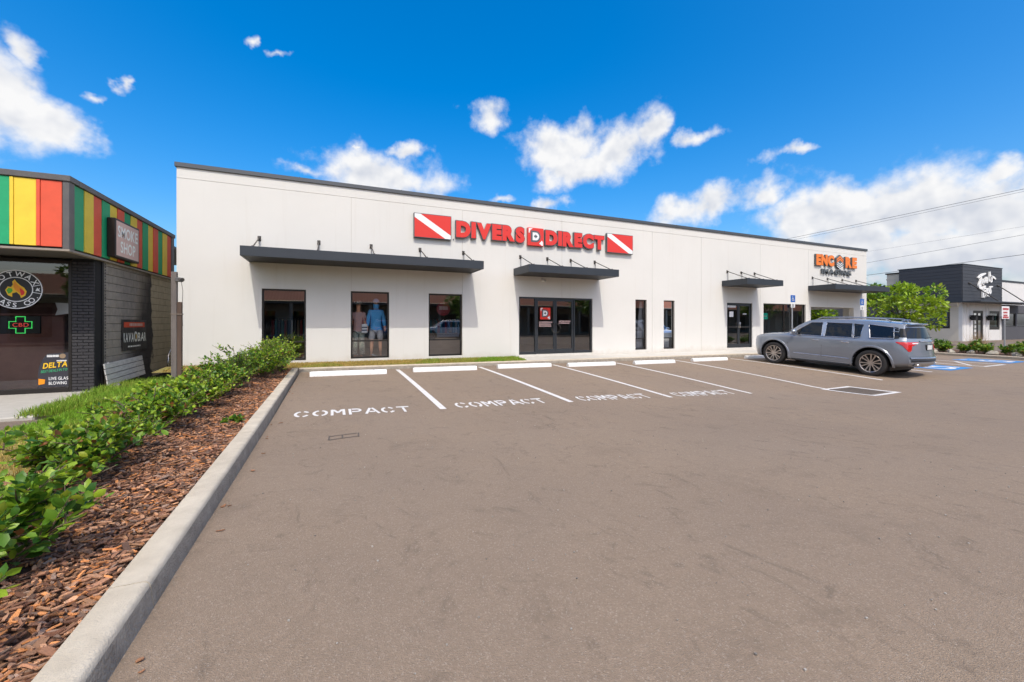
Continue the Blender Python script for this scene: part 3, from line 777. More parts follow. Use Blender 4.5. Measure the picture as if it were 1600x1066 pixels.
# ================================================================== STORE SIGN
ws_ = lambda a, b, d: (a, D - d, b)
sign = thing('store_sign', 'red DIVERS DIRECT channel letter sign with two red diving flags', 'sign', (7.15, D, 4.1))
def flag(x0, x1, z0, z1):
    mb = MB(); mb.bbox(x0, D - .13, z0, x1, D - .02, z1, .006); f = obj('flag_panel', mb, 'grey_sign', sign)
    w = (x1 - x0) * .135; e = .022
    d = .134
    mb = MB(); mb.add([ws_(x0 + e + .20, z1 - e, d), ws_(x1 - e, z1 - e, d), ws_(x1 - e, z0 + e + .125, d)], [(0, 1, 2)]); mb.add([ws_(x0 + e, z1 - e - .125, d), ws_(x1 - e - .20, z0 + e, d), ws_(x0 + e, z0 + e, d)], [(0, 1, 2)])
    obj('red_field', mb, 'red_sign', f)
    mb = MB(); mb.add([ws_(x0 + e, z1 - e, d), ws_(x0 + e + .20, z1 - e, d), ws_(x1 - e, z0 + e + .125, d), ws_(x1 - e, z0 + e, d), ws_(x1 - e - .20, z0 + e, d), ws_(x0 + e, z1 - e - .125, d)], [(0, 1, 2, 3, 4, 5)])
    obj('white_stripe', mb, 'white_sign', f)
flag(2.53, 3.83, 4.09, 4.92); flag(10.43, 11.78, 4.12, 4.92)
def channel_letters(s, x, z, w, h, face, ret, parent, bold=.045, gap=.10, d=.12, out=.022, hv=None):
    A = text_layout(s, w, h, bold, gap); 
    rr = random.Random(3)
    for c, v, f in A:
        dz = rr.uniform(-.025, .025) * h
        v = [(x + a, z + b + dz) for a, b in v]
        cx = sum(p[0] for p in v) / len(v); cz = sum(p[1] for p in v) / len(v)
        ex = max(p[0] for p in v) - min(p[0] for p in v); ez = max(p[1] for p in v) - min(p[1] for p in v)
        mb = MB(); solid2d(mb, v, f, lambda a, b, dd: ws_(a, b, dd), d, d - .03)
        lt = obj('letter', mb, face, parent, fixn=False)
        kx_, kz_ = 1 + 2 * out / max(ex, .05), 1 + 2 * out / ez
        v2 = [(cx + (a - cx) * kx_, cz + (b - cz) * kz_) for a, b in v]
        mb = MB(); solid2d(mb, v2, f, lambda a, b, dd: ws_(a, b, dd), d - .012, .025); obj('return', mb, ret, lt, fixn=False)
channel_letters('DIVERS', 4.01, 4.22, 2.66, .59, 'red_sign', 'grey_sign', sign, bold=.075, gap=.05)
channel_letters('DIRECT', 7.57, 4.21, 2.74, .59, 'red_sign', 'grey_sign', sign, bold=.075, gap=.05)
def logo(parent, x0, z0, s, base, dep, name='logo_panel'):
    fn = lambda a, b, d: (x0 + a * s, base - d, z0 + b * s)
    mb = MB()
    if dep > .02: mb.bbox(x0, base - dep, z0, x0 + s, base - .02, z0 + s, .006)
    else: mb.add([fn(0, 0, dep), fn(1, 0, dep), fn(1, 1, dep), fn(0, 1, dep)], [(0, 1, 2, 3)])
    lg = obj(name, mb, 'red_sign', parent)
    def shape(pts, d, m, nm):
        k = MB(); k.add([fn(u, v, d) for u, v in pts], [tuple(range(len(pts)))]); obj(nm, k, m, lg)
    def dpoly(u0, v0, u1, v1):
        return [(u0, v0)] + [(u1 - (u1 - u0) * .5 + (u1 - u0) * .5 * math.sin(t), (v0 + v1) / 2 - (v1 - v0) / 2 * math.cos(t)) for t in np.linspace(0, math.pi, 12)] + [(u0, v1)]
    shape(dpoly(.18, .20, .80, .84), dep + .004, 'grey_sign', 'letter_outline')
    shape(dpoly(.29, .30, .70, .74), dep + .008, 'white_sign', 'letter')
    shape([(.38, .47), (.46, .47), (.46, .40), (.60, .52), (.46, .64), (.46, .57), (.38, .57)], dep + .012, 'grey_sign', 'arrow')
    shape([(.05, .96), (.30, .96), (.15, .86), (.10, .70), (.05, .70)], dep + .004, 'white_sign', 'corner_mark')
    shape([(.95, .03), (.86, .03), (.70, .14), (.88, .32), (.95, .2)], dep + .004, 'white_sign', 'corner_mark')
logo(sign, 6.80, 4.14, .68, D, .13)
mb = MB(); mb.disc((3.93, 4.14), .025, lambda a, b, d: (a, D - .03, b), 12); obj('registered_mark', mb, 'grey_sign', sign)

# ---- ENCORE IMAGING sign
enc = thing('store_sign', 'orange ENCORE over grey IMAGING letters at the right end of the wall', 'sign', (26.3, D, 3.9))
channel_letters('ENC', 24.40, 4.40, 1.62, .62, 'orange_sign', 'grey_sign', enc, bold=.07, gap=.05, out=.012)
channel_letters('RE', 27.10, 4.40, 1.12, .62, 'orange_sign', 'grey_sign', enc, bold=.07, gap=.05, out=.012)
hexa = [(26.56 + .40 * math.sin(R(60 * k)), 4.70 + .40 * math.cos(R(60 * k))) for k in range(6)]
mb = MB(); mb.prism(hexa, lambda a, b, d: ws_(a, b, d), .12, .02); lg = obj('emblem', mb, 'grey_sign', enc)
for k, (zz, mm) in enumerate(((.24, 'orange_sign'), (.10, 'orange_sign'))):
    mb = MB(); mb.add([ws_(26.56 - .32, 4.70 + zz - .10, .125), ws_(26.56, 4.70 + zz + .10, .125), ws_(26.56 + .32, 4.70 + zz - .10, .125), ws_(26.56 + .32, 4.70 + zz - .20, .125), ws_(26.56, 4.70 + zz, .125), ws_(26.56 - .32, 4.70 + zz - .20, .125)], [(0, 1, 2, 3, 4, 5)]); obj('chevron', mb, mm, lg)
for zz in (-.05, -.17, -.29):
    mb = MB(); mb.add([ws_(26.56 - .30, 4.70 + zz + .06, .125), ws_(26.56, 4.70 + zz - .08, .125), ws_(26.56 + .30, 4.70 + zz + .06, .125), ws_(26.56 + .30, 4.70 + zz + .01, .125), ws_(26.56, 4.70 + zz - .13, .125), ws_(26.56 - .30, 4.70 + zz + .01, .125)], [(0, 1, 2, 3, 4, 5)]); obj('chevron', mb, 'white_sign', lg)
channel_letters('IMAGING', 24.95, 3.96, 2.75, .27, 'grey_sign', 'grey_sign', enc, bold=.03, gap=.16, out=.004, d=.10)

# ---- decals on the doors
dec = thing('door_decal', 'red square logo decal with lettering on the left glass door', 'decal', (7.6, D + .05, 1.2))
logo(dec, 7.42, 1.33, .46, D + .072, .006, 'logo_square')
fy = lambda a, b, d: (a, D + .062, b)
def bars(parent, x, z, w, h, rows, m='white_sign', seed=1, yy=None):
    """print too small to read: broken rows of short dashes"""
    r_ = random.Random(seed); f_ = yy or fy
    for k in range(rows):
        mb = MB(); zz = z - k * h * 1.7; xx = x + (r_.uniform(0, .15) * w if rows > 1 else 0); end = x + w - (r_.uniform(0, .15) * w if rows > 1 else 0)
        while xx < end:
            l_ = r_.uniform(.02, .06) * (w / .6); mb.add([f_(xx, zz, 0), f_(min(end, xx + l_), zz, 0), f_(min(end, xx + l_), zz + h, 0), f_(xx, zz + h, 0)], [(0, 1, 2, 3)]); xx += l_ + .012 * (w / .6)
        if mb.f: obj('lettering', mb, m, parent)
mat('pink_print', (.75, .52, .48), .5)
bars(dec, 7.36, 1.20, .62, .045, 3, 'pink_print', 4)
dec2 = thing('door_decal', 'two short rows of white lettering on the right glass door', 'decal', (8.5, D + .05, 1.2))
bars(dec2, 8.22, 1.24, .60, .045, 2, 'pink_print', 9)
dec3 = thing('door_decal', 'small white notices stuck on the far double glass doors', 'decal', (18.2, D + .05, 1.6))
mb = MB(); mb.add([fy(17.85, 1.50, 0), fy(18.13, 1.50, 0), fy(18.13, 1.77, 0), fy(17.85, 1.77, 0)], [(0, 1, 2, 3)]); obj('paper', mb, 'white_sign', dec3)
bars(dec3, 17.72, 1.96, .58, .10, 1, 'white_sign', 2); bars(dec3, 18.8, 1.62, .26, .06, 1, 'white_sign', 2)
neon = thing('window_sign', 'teal rectangular sign glowing inside the wide far window', 'sign', (20.6, D + .3, 1.5))
mat('teal_sign', (.02, .25, .20), .4, emit=(.01, .35, .26), es=.5)
mb = MB(); mb.bbox(20.35, D + .3, 1.40, 21.0, D + .33, 1.72, .01); obj('panel', mb, 'teal_sign', neon)
bars(neon, 20.42, 1.52, .5, .08, 1, 'white_sign', 5, yy=lambda a, b, d: (a, D + .298, b))

# ---- shop window display
red_ring = thing('hanging_sign', 'round red sign hanging inside the third shop window', 'sign', (3.75, D + .9, 1.75))
mb = MB(); mb.disc((3.80, 1.72), .26, lambda a, b, d: (a, D + .9 + d, b), 32); mb.disc((3.80, 1.72), .26, lambda a, b, d: (a, D + .92, b), 32)
mat('deep_red', (.30, .012, .02), .5); obj('disc', mb, 'deep_red', red_ring)
bars(red_ring, 3.65, 1.68, .32, .13, 1, 'pink_print', 6, yy=lambda a, b, d: (a, D + .894, b))
def rack(x, y, w, seed, label):
    t = thing('clothes_rack', label, 'rack', (x, y, 0)); r_ = random.Random(seed)
    mb = MB(); mb.tube([(x - w / 2, y, 0), (x - w / 2, y, 1.35), (x + w / 2, y, 1.35), (x + w / 2, y, 0)], .02, 6); obj('rail', mb, 'rod', t)
    k = 0; xx = x - w / 2 + .08
    while xx < x + w / 2 - .06:
        mb = MB(); h = r_.uniform(.6, .75); dd = r_.uniform(.18, .24)
        mb.add([(xx - .03, y - dd, 1.27), (xx + .03, y - dd, 1.27), (xx + .03, y + dd, 1.27), (xx - .03, y + dd, 1.27), (xx - .04, y - dd * 1.1, 1.27 - h), (xx + .04, y - dd * 1.1, 1.27 - h), (xx + .04, y + dd * 1.1, 1.27 - h), (xx - .04, y + dd * 1.1, 1.27 - h), (xx, y, 1.36)],
               [(0, 1, 5, 4), (1, 2, 6, 5), (2, 3, 7, 6), (3, 0, 4, 7), (4, 5, 6, 7), (0, 1, 8), (1, 2, 8), (2, 3, 8), (3, 0, 8)])
        obj('garment', mb, r_.choice(['cloth_red', 'cloth_navy', 'cloth_white', 'cloth_teal', 'cloth_grey', 'cloth_tan']), t); xx += .1; k += 1
for nme, c_ in (('cloth_red', (.35, .03, .03)), ('cloth_navy', (.02, .035, .10)), ('cloth_white', (.7, .7, .7)), ('cloth_teal', (.04, .22, .26)), ('cloth_grey', (.16, .16, .17)), ('cloth_tan', (.34, .24, .15))): mat(nme, c_, .9, var=tuple(q * .7 for q in c_), vscale=14)
rack(-1.0, 16.9, 2.0, 1, 'clothes rack deep inside the first shop window')
rack(3.9, 16.2, 1.7, 2, 'clothes rack standing behind the round red sign')
rack(7.0, 17.2, 1.6, 3, 'clothes rack inside left of the glass entrance doors')
rack(1.6, 17.8, 1.8, 4, 'clothes rack behind the two mannequins')
# counter below the red sign
mb = MB(); mb.bbox(2.7, D + 1.2, 0, 4.6, D + 1.75, .75, .02); mb.bbox(2.65, D + 1.15, .752, 4.65, D + 1.8, .80, .01)
mat('pale_wood', (.42, .33, .24), .6, var=(.34, .26, .18), vscale=3, stretch=(1, 1, 8)); tag(obj('display_table', mb, 'pale_wood'), 'pale display counter inside the third shop window', 'counter')
# pale pillars seen through the narrow windows
for x, lab in ((12.50, 'pale curtain panel inside the left narrow window'), (14.05, 'pale curtain panel inside the right narrow window')):
    mb = MB(); n = 9
    vs = []
    for i in range(n):
        u = i / (n - 1); yy = D + .26 + .03 * math.sin(i * 2.3)
        vs += [(x - .16 + .28 * u - .08 * (1 - u), yy, .06), (x - .02 + .14 * u, yy, 2.15)]
    for i in range(n): vs += [(vs[2 * i][0], vs[2 * i][1] + .01, vs[2 * i][2]), (vs[2 * i + 1][0], vs[2 * i + 1][1] + .01, vs[2 * i + 1][2])]
    mb.add(vs, [(2 * i, 2 * i + 2, 2 * i + 3, 2 * i + 1) for i in range(n - 1)] + [(2 * n + 2 * i, 2 * n + 2 * i + 1, 2 * n + 2 * i + 3, 2 * n + 2 * i + 2) for i in range(n - 1)])
    mat('curtain', (.62, .62, .62), .9) if 'curtain' not in M else None
    tag(obj('curtain', mb, 'curtain', smooth='all', fixn=False), lab, 'curtain')
# ================================================================== SMOKE SHOP ON THE LEFT
for nme, c_ in (('p_green', (.012, .40, .16)), ('p_yellow', (.92, .66, .05)), ('p_red', (.82, .105, .045))): mat(nme, c_, .6, var=tuple(q * .86 for q in c_), vscale=3, bump=.1, bscale=50)
mat('grey_trim', (.11, .105, .105), .5, .3, var=(.15, .14, .13), vscale=4)
mat('tan_trim', (.32, .27, .22), .7)
mat('brick_black', (.030, .029, .032), .75, var=(.045, .042, .045), vscale=18, bump=.4, bscale=60)
mat('mortar_black', (.012, .012, .013), .9)
mat('block_grey', (.27, .24, .205), .9, var=(.21, .19, .165), vscale=5, bump=.4, bscale=80)
mat('block_sooty', (.055, .05, .047), .9, var=(.13, .115, .10), vscale=2.2, bump=.4, bscale=80)
mat('block_beige', (.44, .39, .28), .9, var=(.37, .33, .235), vscale=4, bump=.4, bscale=80)
mat('mortar_grey', (.085, .08, .075), .95)
mat('shop_brown', (.26, .12, .10), .8, var=(.34, .165, .135), vscale=3)
mat('pale_wall', (.42, .39, .29), .8)
def block_paint():
    # grey paint, a sooty black patch and the bare beige blocks beyond it, with ragged edges
    m = bpy.data.materials.new('block_paint'); m.use_nodes = True; M['block_paint'] = m
    n, l = m.node_tree.nodes, m.node_tree.links; p = n['Principled BSDF']; p.inputs['Roughness'].default_value = .9
    g = n.new('ShaderNodeNewGeometry'); sp = n.new('ShaderNodeSeparateXYZ'); l.new(g.outputs['Position'], sp.inputs[0])
    t = n.new('ShaderNodeTexNoise'); t.inputs['Scale'].default_value = 1.6; t.inputs['Detail'].default_value = 6; l.new(g.outputs['Position'], t.inputs['Vector'])
    ad = n.new('ShaderNodeMath'); ad.operation = 'MULTIPLY_ADD'; ad.inputs[1].default_value = .9; l.new(t.outputs['Fac'], ad.inputs[0]); l.new(sp.outputs[1], ad.inputs[2])
    zz = n.new('ShaderNodeMath'); zz.operation = 'MULTIPLY_ADD'; zz.inputs[1].default_value = -.45; l.new(sp.outputs[2], zz.inputs[0]); l.new(ad.outputs[0], zz.inputs[2])
    def st(a, b, src):
        r = n.new('ShaderNodeMapRange'); r.inputs['From Min'].default_value = a; r.inputs['From Max'].default_value = b; l.new(src, r.inputs['Value']); return r.outputs[0]
    t2 = n.new('ShaderNodeTexNoise'); t2.inputs['Scale'].default_value = 6; t2.inputs['Detail'].default_value = 8; l.new(g.outputs['Position'], t2.inputs['Vector'])
    def mx(f, a, b):
        x = n.new('ShaderNodeMix'); x.data_type = 'RGBA'; l.new(f, x.inputs['Factor'])
        for s, v in (('A', a), ('B', b)):
            if isinstance(v, tuple): x.inputs[s].default_value = (*v, 1)
            else: l.new(v, x.inputs[s])
        return x.outputs['Result']
    grey = mx(st(.3, .7, t2.outputs['Fac']), (.36, .32, .27), (.28, .25, .215)); beige = mx(st(.3, .7, t2.outputs['Fac']), (.54, .47, .33), (.44, .385, .27))
    c = mx(st(14.55, 15.35, zz.outputs[0]), grey, (.06, .054, .05)); c = mx(st(16.42, 16.5, ad.outputs[0]), c, beige)
    l.new(c, p.inputs['Base Color'])
    b = n.new('ShaderNodeBump'); b.inputs['Strength'].default_value = .35; b.inputs['Distance'].default_value = .01; t3 = n.new('ShaderNodeTexNoise'); t3.inputs['Scale'].default_value = 80; l.new(g.outputs['Position'], t3.inputs['Vector']); l.new(t3.outputs['Fac'], b.inputs['Height']); l.new(b.outputs[0], p.inputs['Normal'])
block_paint()
smoke = thing('smoke_shop', 'low shop with green yellow and red striped fascia and black brick pier', 'shop', (-7, 12, -.45))
FX, FY, SX_, WY = -5.0, 11.52, -5.08, 12.70
SEND = 17.55
# stripes along the side fascia
cols = ['p_green', 'p_yellow', 'p_red']
n = 15; y0 = FY + .20; w = (SEND - .1 - y0) / n
for k in range(n):
    mb = MB(); mb.bbox(FX - .05, y0 + k * w + .004, 2.74, FX - (.0 if k % 2 else .012), y0 + (k + 1) * w - .004, 4.09, .004); obj('fascia_panel', mb, cols[k % 3], smoke)
# stripes along the front fascia with their battens
xx = FX - .11; k = 0
while xx > -12:
    c_ = ['p_red', 'p_yellow', 'p_green'][k % 3]
    mb = MB(); mb.bbox(xx - .325, FY, 2.74, xx - .004, FY + .05, 4.09, .004); obj('fascia_panel', mb, c_, smoke)
    mb = MB(); mb.bbox(xx - .385, FY - .012, 2.742, xx - .329, FY + .048, 4.088, .004); obj('batten', mb, c_, smoke)
    xx -= .387; k += 1
mb = MB(); mb.bbox(FX - .105, FY - .004, 2.70, FX + .004, FY + .19, 4.10, .006); obj('corner_trim', mb, 'grey_trim', smoke)
mb = MB(); mb.bbox(FX - .06, SEND - .095, 2.70, FX + .006, SEND + .16, 4.12, .006); obj('corner_trim', mb, 'grey_trim', smoke)
mb = MB(); mb.bbox(-25, FY - .03, 4.102, FX + .03, FY + .3, 4.225, .01); obj('coping', mb, 'grey_trim', smoke)
mb = MB(); mb.bbox(FX - .27, FY + .302, 4.102, FX + .03, SEND + .2, 4.225, .01); obj('coping', mb, 'grey_trim', smoke)
mb = MB(); mb.box(-25, FY + .055, 2.70, FX - .056, FY + .1, 4.10); mb.box(FX - .1, FY + .105, 2.70, FX - .056, SEND, 4.10); obj('fascia_backing', mb, 'black', smoke)
mb = MB(); mb.bbox(-25, FY - .014, 2.655, FX + .012, FY + .10, 2.698, .004); mb.bbox(FX - .1, FY + .102, 2.655, FX + .012, SEND + .1, 2.698, .004); obj('fascia_edge', mb, 'tan_trim', smoke)
mb = MB(); mb.box(-25, FY + .101, 2.66, FX - .101, WY + 5, 2.72); obj('soffit', mb, 'soffit', smoke)
mb = MB(); mb.box(-25, FY + .3, 3.9, FX - .3, 24, 4.0); obj('roof', mb, 'grey_trim', smoke)
# brick pier
pier = MB(); pier.box(-5.466, WY + .012, -.6, SX_ - .012, WY + .34, 2.654); po = obj('pier', pier, 'mortar_black', smoke)
bw, bh = .19, .060
bm_ = MB(); bm_.bbox(-bw / 2, -.02, -bh / 2, bw / 2, .02, bh / 2, .005); brick_full = None
hm_ = MB(); hm_.bbox(-bw / 4 + .004, -.02, -bh / 2, bw / 4 - .004, .02, bh / 2, .005); brick_half = None
row = 0; z = -.40
while z < 2.62:
    if row % 2 == 0: lst = [(-5.466 + .096, 0), (-5.466 + .292, 0)]
    else: lst = [(-5.466 + .048, 1), (-5.466 + .194, 0), (-5.466 + .34, 1)]
    for x, hf in lst:
        if hf:
            if brick_half is None: b = obj('brick', hm_, 'brick_black', po, local=True); brick_half = b.data; b.location = (x + 7, WY + .012 - 12, z + .45)
            else: b = share('brick', brick_half, (x, WY + .012, z), po)
        else:
            if brick_full is None: b = obj('brick', bm_, 'brick_black', po, local=True); brick_full = b.data; b.location = (x + 7, WY + .012 - 12, z + .45)
            else: b = share('brick', brick_full, (x, WY + .012, z), po)
    z += .072; row += 1
# block side wall
mb = MB(); mb.box(SX_ - .22, WY + .345, -.6, SX_ - .012, 24, 2.72); bw_o = obj('block_wall', mb, 'mortar_grey', smoke)
blk = MB(); blk.bbox(-.02, -.196, -.096, .02, .196, .096, .006)
bo = {}
z = -.36; row = 0
rr = random.Random(4)
while z < 2.7:
    yy = WY + .345 + .30 + (0 if row % 2 else .2)
    if row % 2 == 0:
        hb = MB(); hb.bbox(SX_ - .032, yy - .40, z - .096, SX_ + .008, yy - .206, z + .096, .006); obj('block', hb, 'block_paint', bw_o)
    while yy < SEND - .1:
        mname = 'block_paint'
        if mname not in bo:
            me_o = obj('block', blk, mname, bw_o, local=True); bo[mname] = me_o.data
            me_o.location = (SX_ - .012 + 7, yy - 12, z + .45)
        else: share('block', bo[mname], (SX_ - .012, yy, z), bw_o)
        yy += .402
    hb = MB(); hb.bbox(SX_ - .032, yy - .196, z - .096, SX_ + .008, SEND + .14, z + .096, .006); obj('block', hb, 'block_paint', bw_o)
    z += .202; row += 1
mb = MB(); mb.bbox(SX_ - .1, WY + .345, -.6, SX_ + .012, WY + .43, 2.65, .006); obj('corner_post', mb, 'black', smoke)
mb = MB()
for k in range(40): mb.box(SX_ + .006, WY + .47, -.3 + k * .074, SX_ + .02, WY + .50, -.3 + k * .074 + .045)
mb.box(SX_ - .004, WY + .44, -.5, SX_ + .005, WY + .52, 2.65); obj('perforated_strip', mb, 'grey_trim', smoke)
# shopfront window
mb = MB()
for q in ((-5.53, -5.468, -.405, 2.60), (-9.0, -8.94, -.405, 2.60), (-8.94, -5.53, 2.53, 2.60), (-8.94, -5.53, -.405, -.30), (-7.3, -7.24, -.30, 2.53)): mb.bbox(q[0], WY, q[2], q[1], WY + .09, q[3], .006)
wf = obj('window_frame', mb, 'bronze', smoke)
for a, b in ((-8.94, -7.3), (-7.24, -5.53)):
    mb = MB(); mb.add([(a, WY + .04, -.30), (b, WY + .04, -.30), (b, WY + .04, 2.53), (a, WY + .04, 2.53)], [(0, 1, 2, 3)]); obj('pane', mb, 'shop_glass', wf)
mb = MB(); mb.box(-25, WY + .02, -.6, -9.0, WY + .3, 2.654); obj('front_wall', mb, 'brick_black', smoke)
mb = MB(); mb.box(-25, WY + .35, -.5, SX_ - .23, 20, -.40); obj('interior_floor', mb, 'interior_floor', smoke)
mb = MB(); mb.box(-12, 16.2, -.4, SX_ - .23, 16.3, 2.7); obj('interior_wall', mb, 'shop_brown', smoke)
mb = MB(); mb.box(-12, 16.0, 1.75, SX_ - .23, 16.15, 2.65); obj('bulkhead', mb, 'pale_wall', smoke)
# things inside the shop
mb = MB(); mb.bbox(-8.6, 13.6, -.4, -6.0, 14.2, 1.35, .02); mb.bbox(-8.65, 13.55, 1.352, -5.95, 14.25, 1.40, .01); tag(obj('shelf_unit', mb, 'shop_brown'), 'brown cabinet inside the smoke shop window', 'cabinet')
mb = MB(); mb.bbox(-5.8, 13.9, -.4, -5.45, 14.4, 1.2, .02); tag(obj('cabinet', mb, 'cloth_grey'), 'tall grey cabinet inside the shop beside the brick pier', 'cabinet')
mb = MB(); mb.add([(-6.02, 13.3, 1.66), (-5.98, 13.3, 1.50), (-6.02, 13.3, 1.36), (-5.8, 13.3, 1.40), (-5.62, 13.3, 1.34), (-5.62, 13.3, 1.52), (-5.60, 13.3, 1.68), (-5.8, 13.3, 1.65)], [(0, 1, 2, 3, 4, 5, 6, 7)])
mb.add([(p[0], 13.32, p[2]) for p in mb.v], [(7, 6, 5, 4, 3, 2, 1, 0)]); mb.f += [(i, (i + 1) % 8, 8 + (i + 1) % 8, 8 + i) for i in range(8)]; mb.m += [0] * 8
tag(obj('hanging_sign', mb, 'white_sign'), 'pale shield shaped board hanging inside the smoke shop window', 'sign')

# ---- window graphics
fw = lambda a, b, d: (a, WY + .036 - d, b)
wd = thing('window_decal', 'round white HOTWAX GLASS CO decal with a flame on the shop window', 'decal', (-6.4, WY, 1.5))
mat('decal_black', (.02, .02, .02), .5); mat('flame_orange', (.85, .30, .01), .5); mat('flame_red', (.75, .03, .02), .5); mat('flame_green', (.10, .45, .03), .5); mat('flame_yellow', (.9, .55, .02), .5)
cx, cz = -6.40, 1.915
mb = MB(); mb.disc((cx, cz), .42, fw, 48, d=.0); obj('disc', mb, 'decal_black', wd)
mb = MB(); mb.disc((cx, cz), .43, fw, 48, .412, d=.003); mb.disc((cx, cz), .275, fw, 48, .258, d=.003); obj('ring', mb, 'white_sign', wd)
def ring_text(s, a0, a1, flip, rad, h):
    for i, ch in enumerate(s):
        if ch == ' ': continue
        a = R(a0 + (a1 - a0) * i / (len(s) - 1)); v, f = glyph(ch, .015)
        mx = (min(p[0] for p in v) + max(p[0] for p in v)) / 2
        mb = MB(); t = a - math.pi / 2 if not flip else a + math.pi / 2; ca, sa = math.cos(t), math.sin(t)
        px, pz = cx + rad * math.cos(a), cz + rad * math.sin(a)
        q = [((p[0] - mx) * h, (p[1] - .35) * h) for p in v]
        solid2d(mb, [(px + u * ca - w_ * sa, pz + u * sa + w_ * ca) for u, w_ in q], f, fw, .004, None); obj('letter', mb, 'white_sign', wd)
ring_text('HOTWAX', 158, 28, False, .344, .15); ring_text('GLASS CO.', 200, 333, True, .344, .145)
for a in (16, -12):
    mb = MB(); u, v = math.cos(R(a)), math.sin(R(a)); mb.add([fw(cx + .275 * u - .006 * v, cz + .275 * v + .006 * u, .003), fw(cx + .413 * u - .006 * v, cz + .413 * v + .006 * u, .003), fw(cx + .413 * u + .006 * v, cz + .413 * v - .006 * u, .003), fw(cx + .275 * u + .006 * v, cz + .275 * v - .006 * u, .003)], [(0, 1, 2, 3)]); obj('divider', mb, 'white_sign', wd)
mb = MB(); mb.add([fw(cx + .31, cz - .03, .003), fw(cx + .34, cz + .05, .003), fw(cx + .36, cz + .02, .003), fw(cx + .39, cz + .05, .003), fw(cx + .37, cz, .003), fw(cx + .39, cz - .04, .003), fw(cx + .35, cz - .02, .003)], [tuple(range(7))]); obj('star_mark', mb, 'white_sign', wd)
def flame(pts, m, d):
    mb = MB(); mb.add([fw(cx + a, cz + b, d) for a, b in pts], [tuple(range(len(pts)))]); obj('flame', mb, m, wd)
flame([(-.17, -.02), (-.13, .06), (-.08, .05), (-.05, .10), (-.06, .17), (-.02, .22), (.01, .16), (.06, .10), (.13, .04), (.17, -.04), (.15, -.13), (.08, -.19), (.06, -.12), (.01, -.06), (-.06, -.09), (-.06, -.17), (-.13, -.13)], 'flame_yellow', .004)
flame([(-.04, .12), (-.02, .18), (.03, .10), (.10, .03), (.14, -.05), (.12, -.12), (.08, -.14), (.05, -.07), (-.01, -.02), (-.04, .05)], 'flame_orange', .006)
flame([(.06, .03), (.12, -.02), (.14, -.07), (.12, -.12), (.085, -.13), (.07, -.06)], 'flame_red', .008)
flame([(-.15, -.02), (-.12, .03), (-.07, .02), (-.05, -.03), (-.08, -.08), (-.12, -.10)], 'flame_green', .006)

cb = thing('neon_sign', 'black CBD sign with a green neon cross and red letters in the shop window', 'sign', (-6.4, 12.95, 1.1))
mb = MB(); mb.bbox(-6.78, 12.93, .93, -6.10, 12.97, 1.33, .008); obj('panel', mb, 'black', cb)
mat('neon_green', (.05, .6, .1), .4, emit=(.10, 1.0, .22), es=.6); mat('neon_red', (.6, .05, .05), .4, emit=(1.0, .10, .08), es=.5)
X0, Z0 = -6.42, 1.13; a, b = .075, .185
mb = MB(); mb.tube([(X0 + u, 12.915, Z0 + v) for u, v in ((-a, b), (a, b), (a, a), (b, a), (b, -a), (a, -a), (a, -b), (-a, -b), (-a, -a), (-b, -a), (-b, a), (-a, a), (-a, b))], .011, 6); obj('neon_tube', mb, 'neon_green', cb)
for c, v, f in text_layout('CBD', .26, .085, .0, .14):
    mb = MB(); solid2d(mb, [(X0 - .13 + p, Z0 - .042 + q) for p, q in v], f, lambda p, q, d: (p, 12.92, q), 0, None); obj('letter', mb, 'neon_red', cb)

ps = thing('window_poster', 'dark DELTA poster with LIVE GLASS BLOWING at the foot of the shop window', 'poster', (-5.8, WY, 0))
mat('poster_dark', (.035, .035, .045), .5); mat('poster_gold', (.85, .52, .02), .5); mat('poster_green', (.05, .35, .16), .5)
mb = MB(); mb.add([fw(a, b, 0) for a, b in ((-6.05, -.28), (-5.535, -.28), (-5.535, .50), (-5.90, .48), (-5.97, .36), (-6.03, .20), (-6.05, 0))], [tuple(range(7))]); obj('sheet', mb, 'poster_dark', ps)
sl_ = lambda k: (lambda a, b, d: fw(a + (b) * .12, b + (a + 5.8) * .10, .004))
obj('lettering', flat_text('DELTA', -5.99, .16, .41, .125, sl_(0), .03, .07), 'poster_gold', ps)
obj('lettering', flat_text('BEST DEALS IN TO', -6.01, .065, .44, .06, sl_(0), .02, .06, space=.2), 'poster_green', ps)
obj('lettering', flat_text('LIVE GLAS', -5.87, -.12, .325, .07, lambda a, b, d: fw(a, b, .004), .01, .08), 'white_sign', ps)
obj('lettering', flat_text('BLOWING', -5.87, -.225, .30, .07, lambda a, b, d: fw(a, b, .004), .01, .08), 'white_sign', ps)
bars(ps, -5.90, .40, .20, .05, 1, 'white_sign', 3, yy=lambda a, b, d: fw(a, b, .004)); bars(ps, -5.74, .30, .17, .03, 1, 'white_sign', 4, yy=lambda a, b, d: fw(a, b, .004))
mb = MB(); mb.add([fw(a, b, .004) for a, b in ((-6.04, -.22), (-5.94, -.20), (-5.93, -.10), (-6.04, -.08))], [(0, 1, 2, 3)]); obj('picture', mb, 'flame_orange', ps)
mb = MB(); mb.disc((-5.64, .42), .055, lambda a, b, d: fw(a, b, .004), 16); obj('badge', mb, 'cloth_tan', ps)

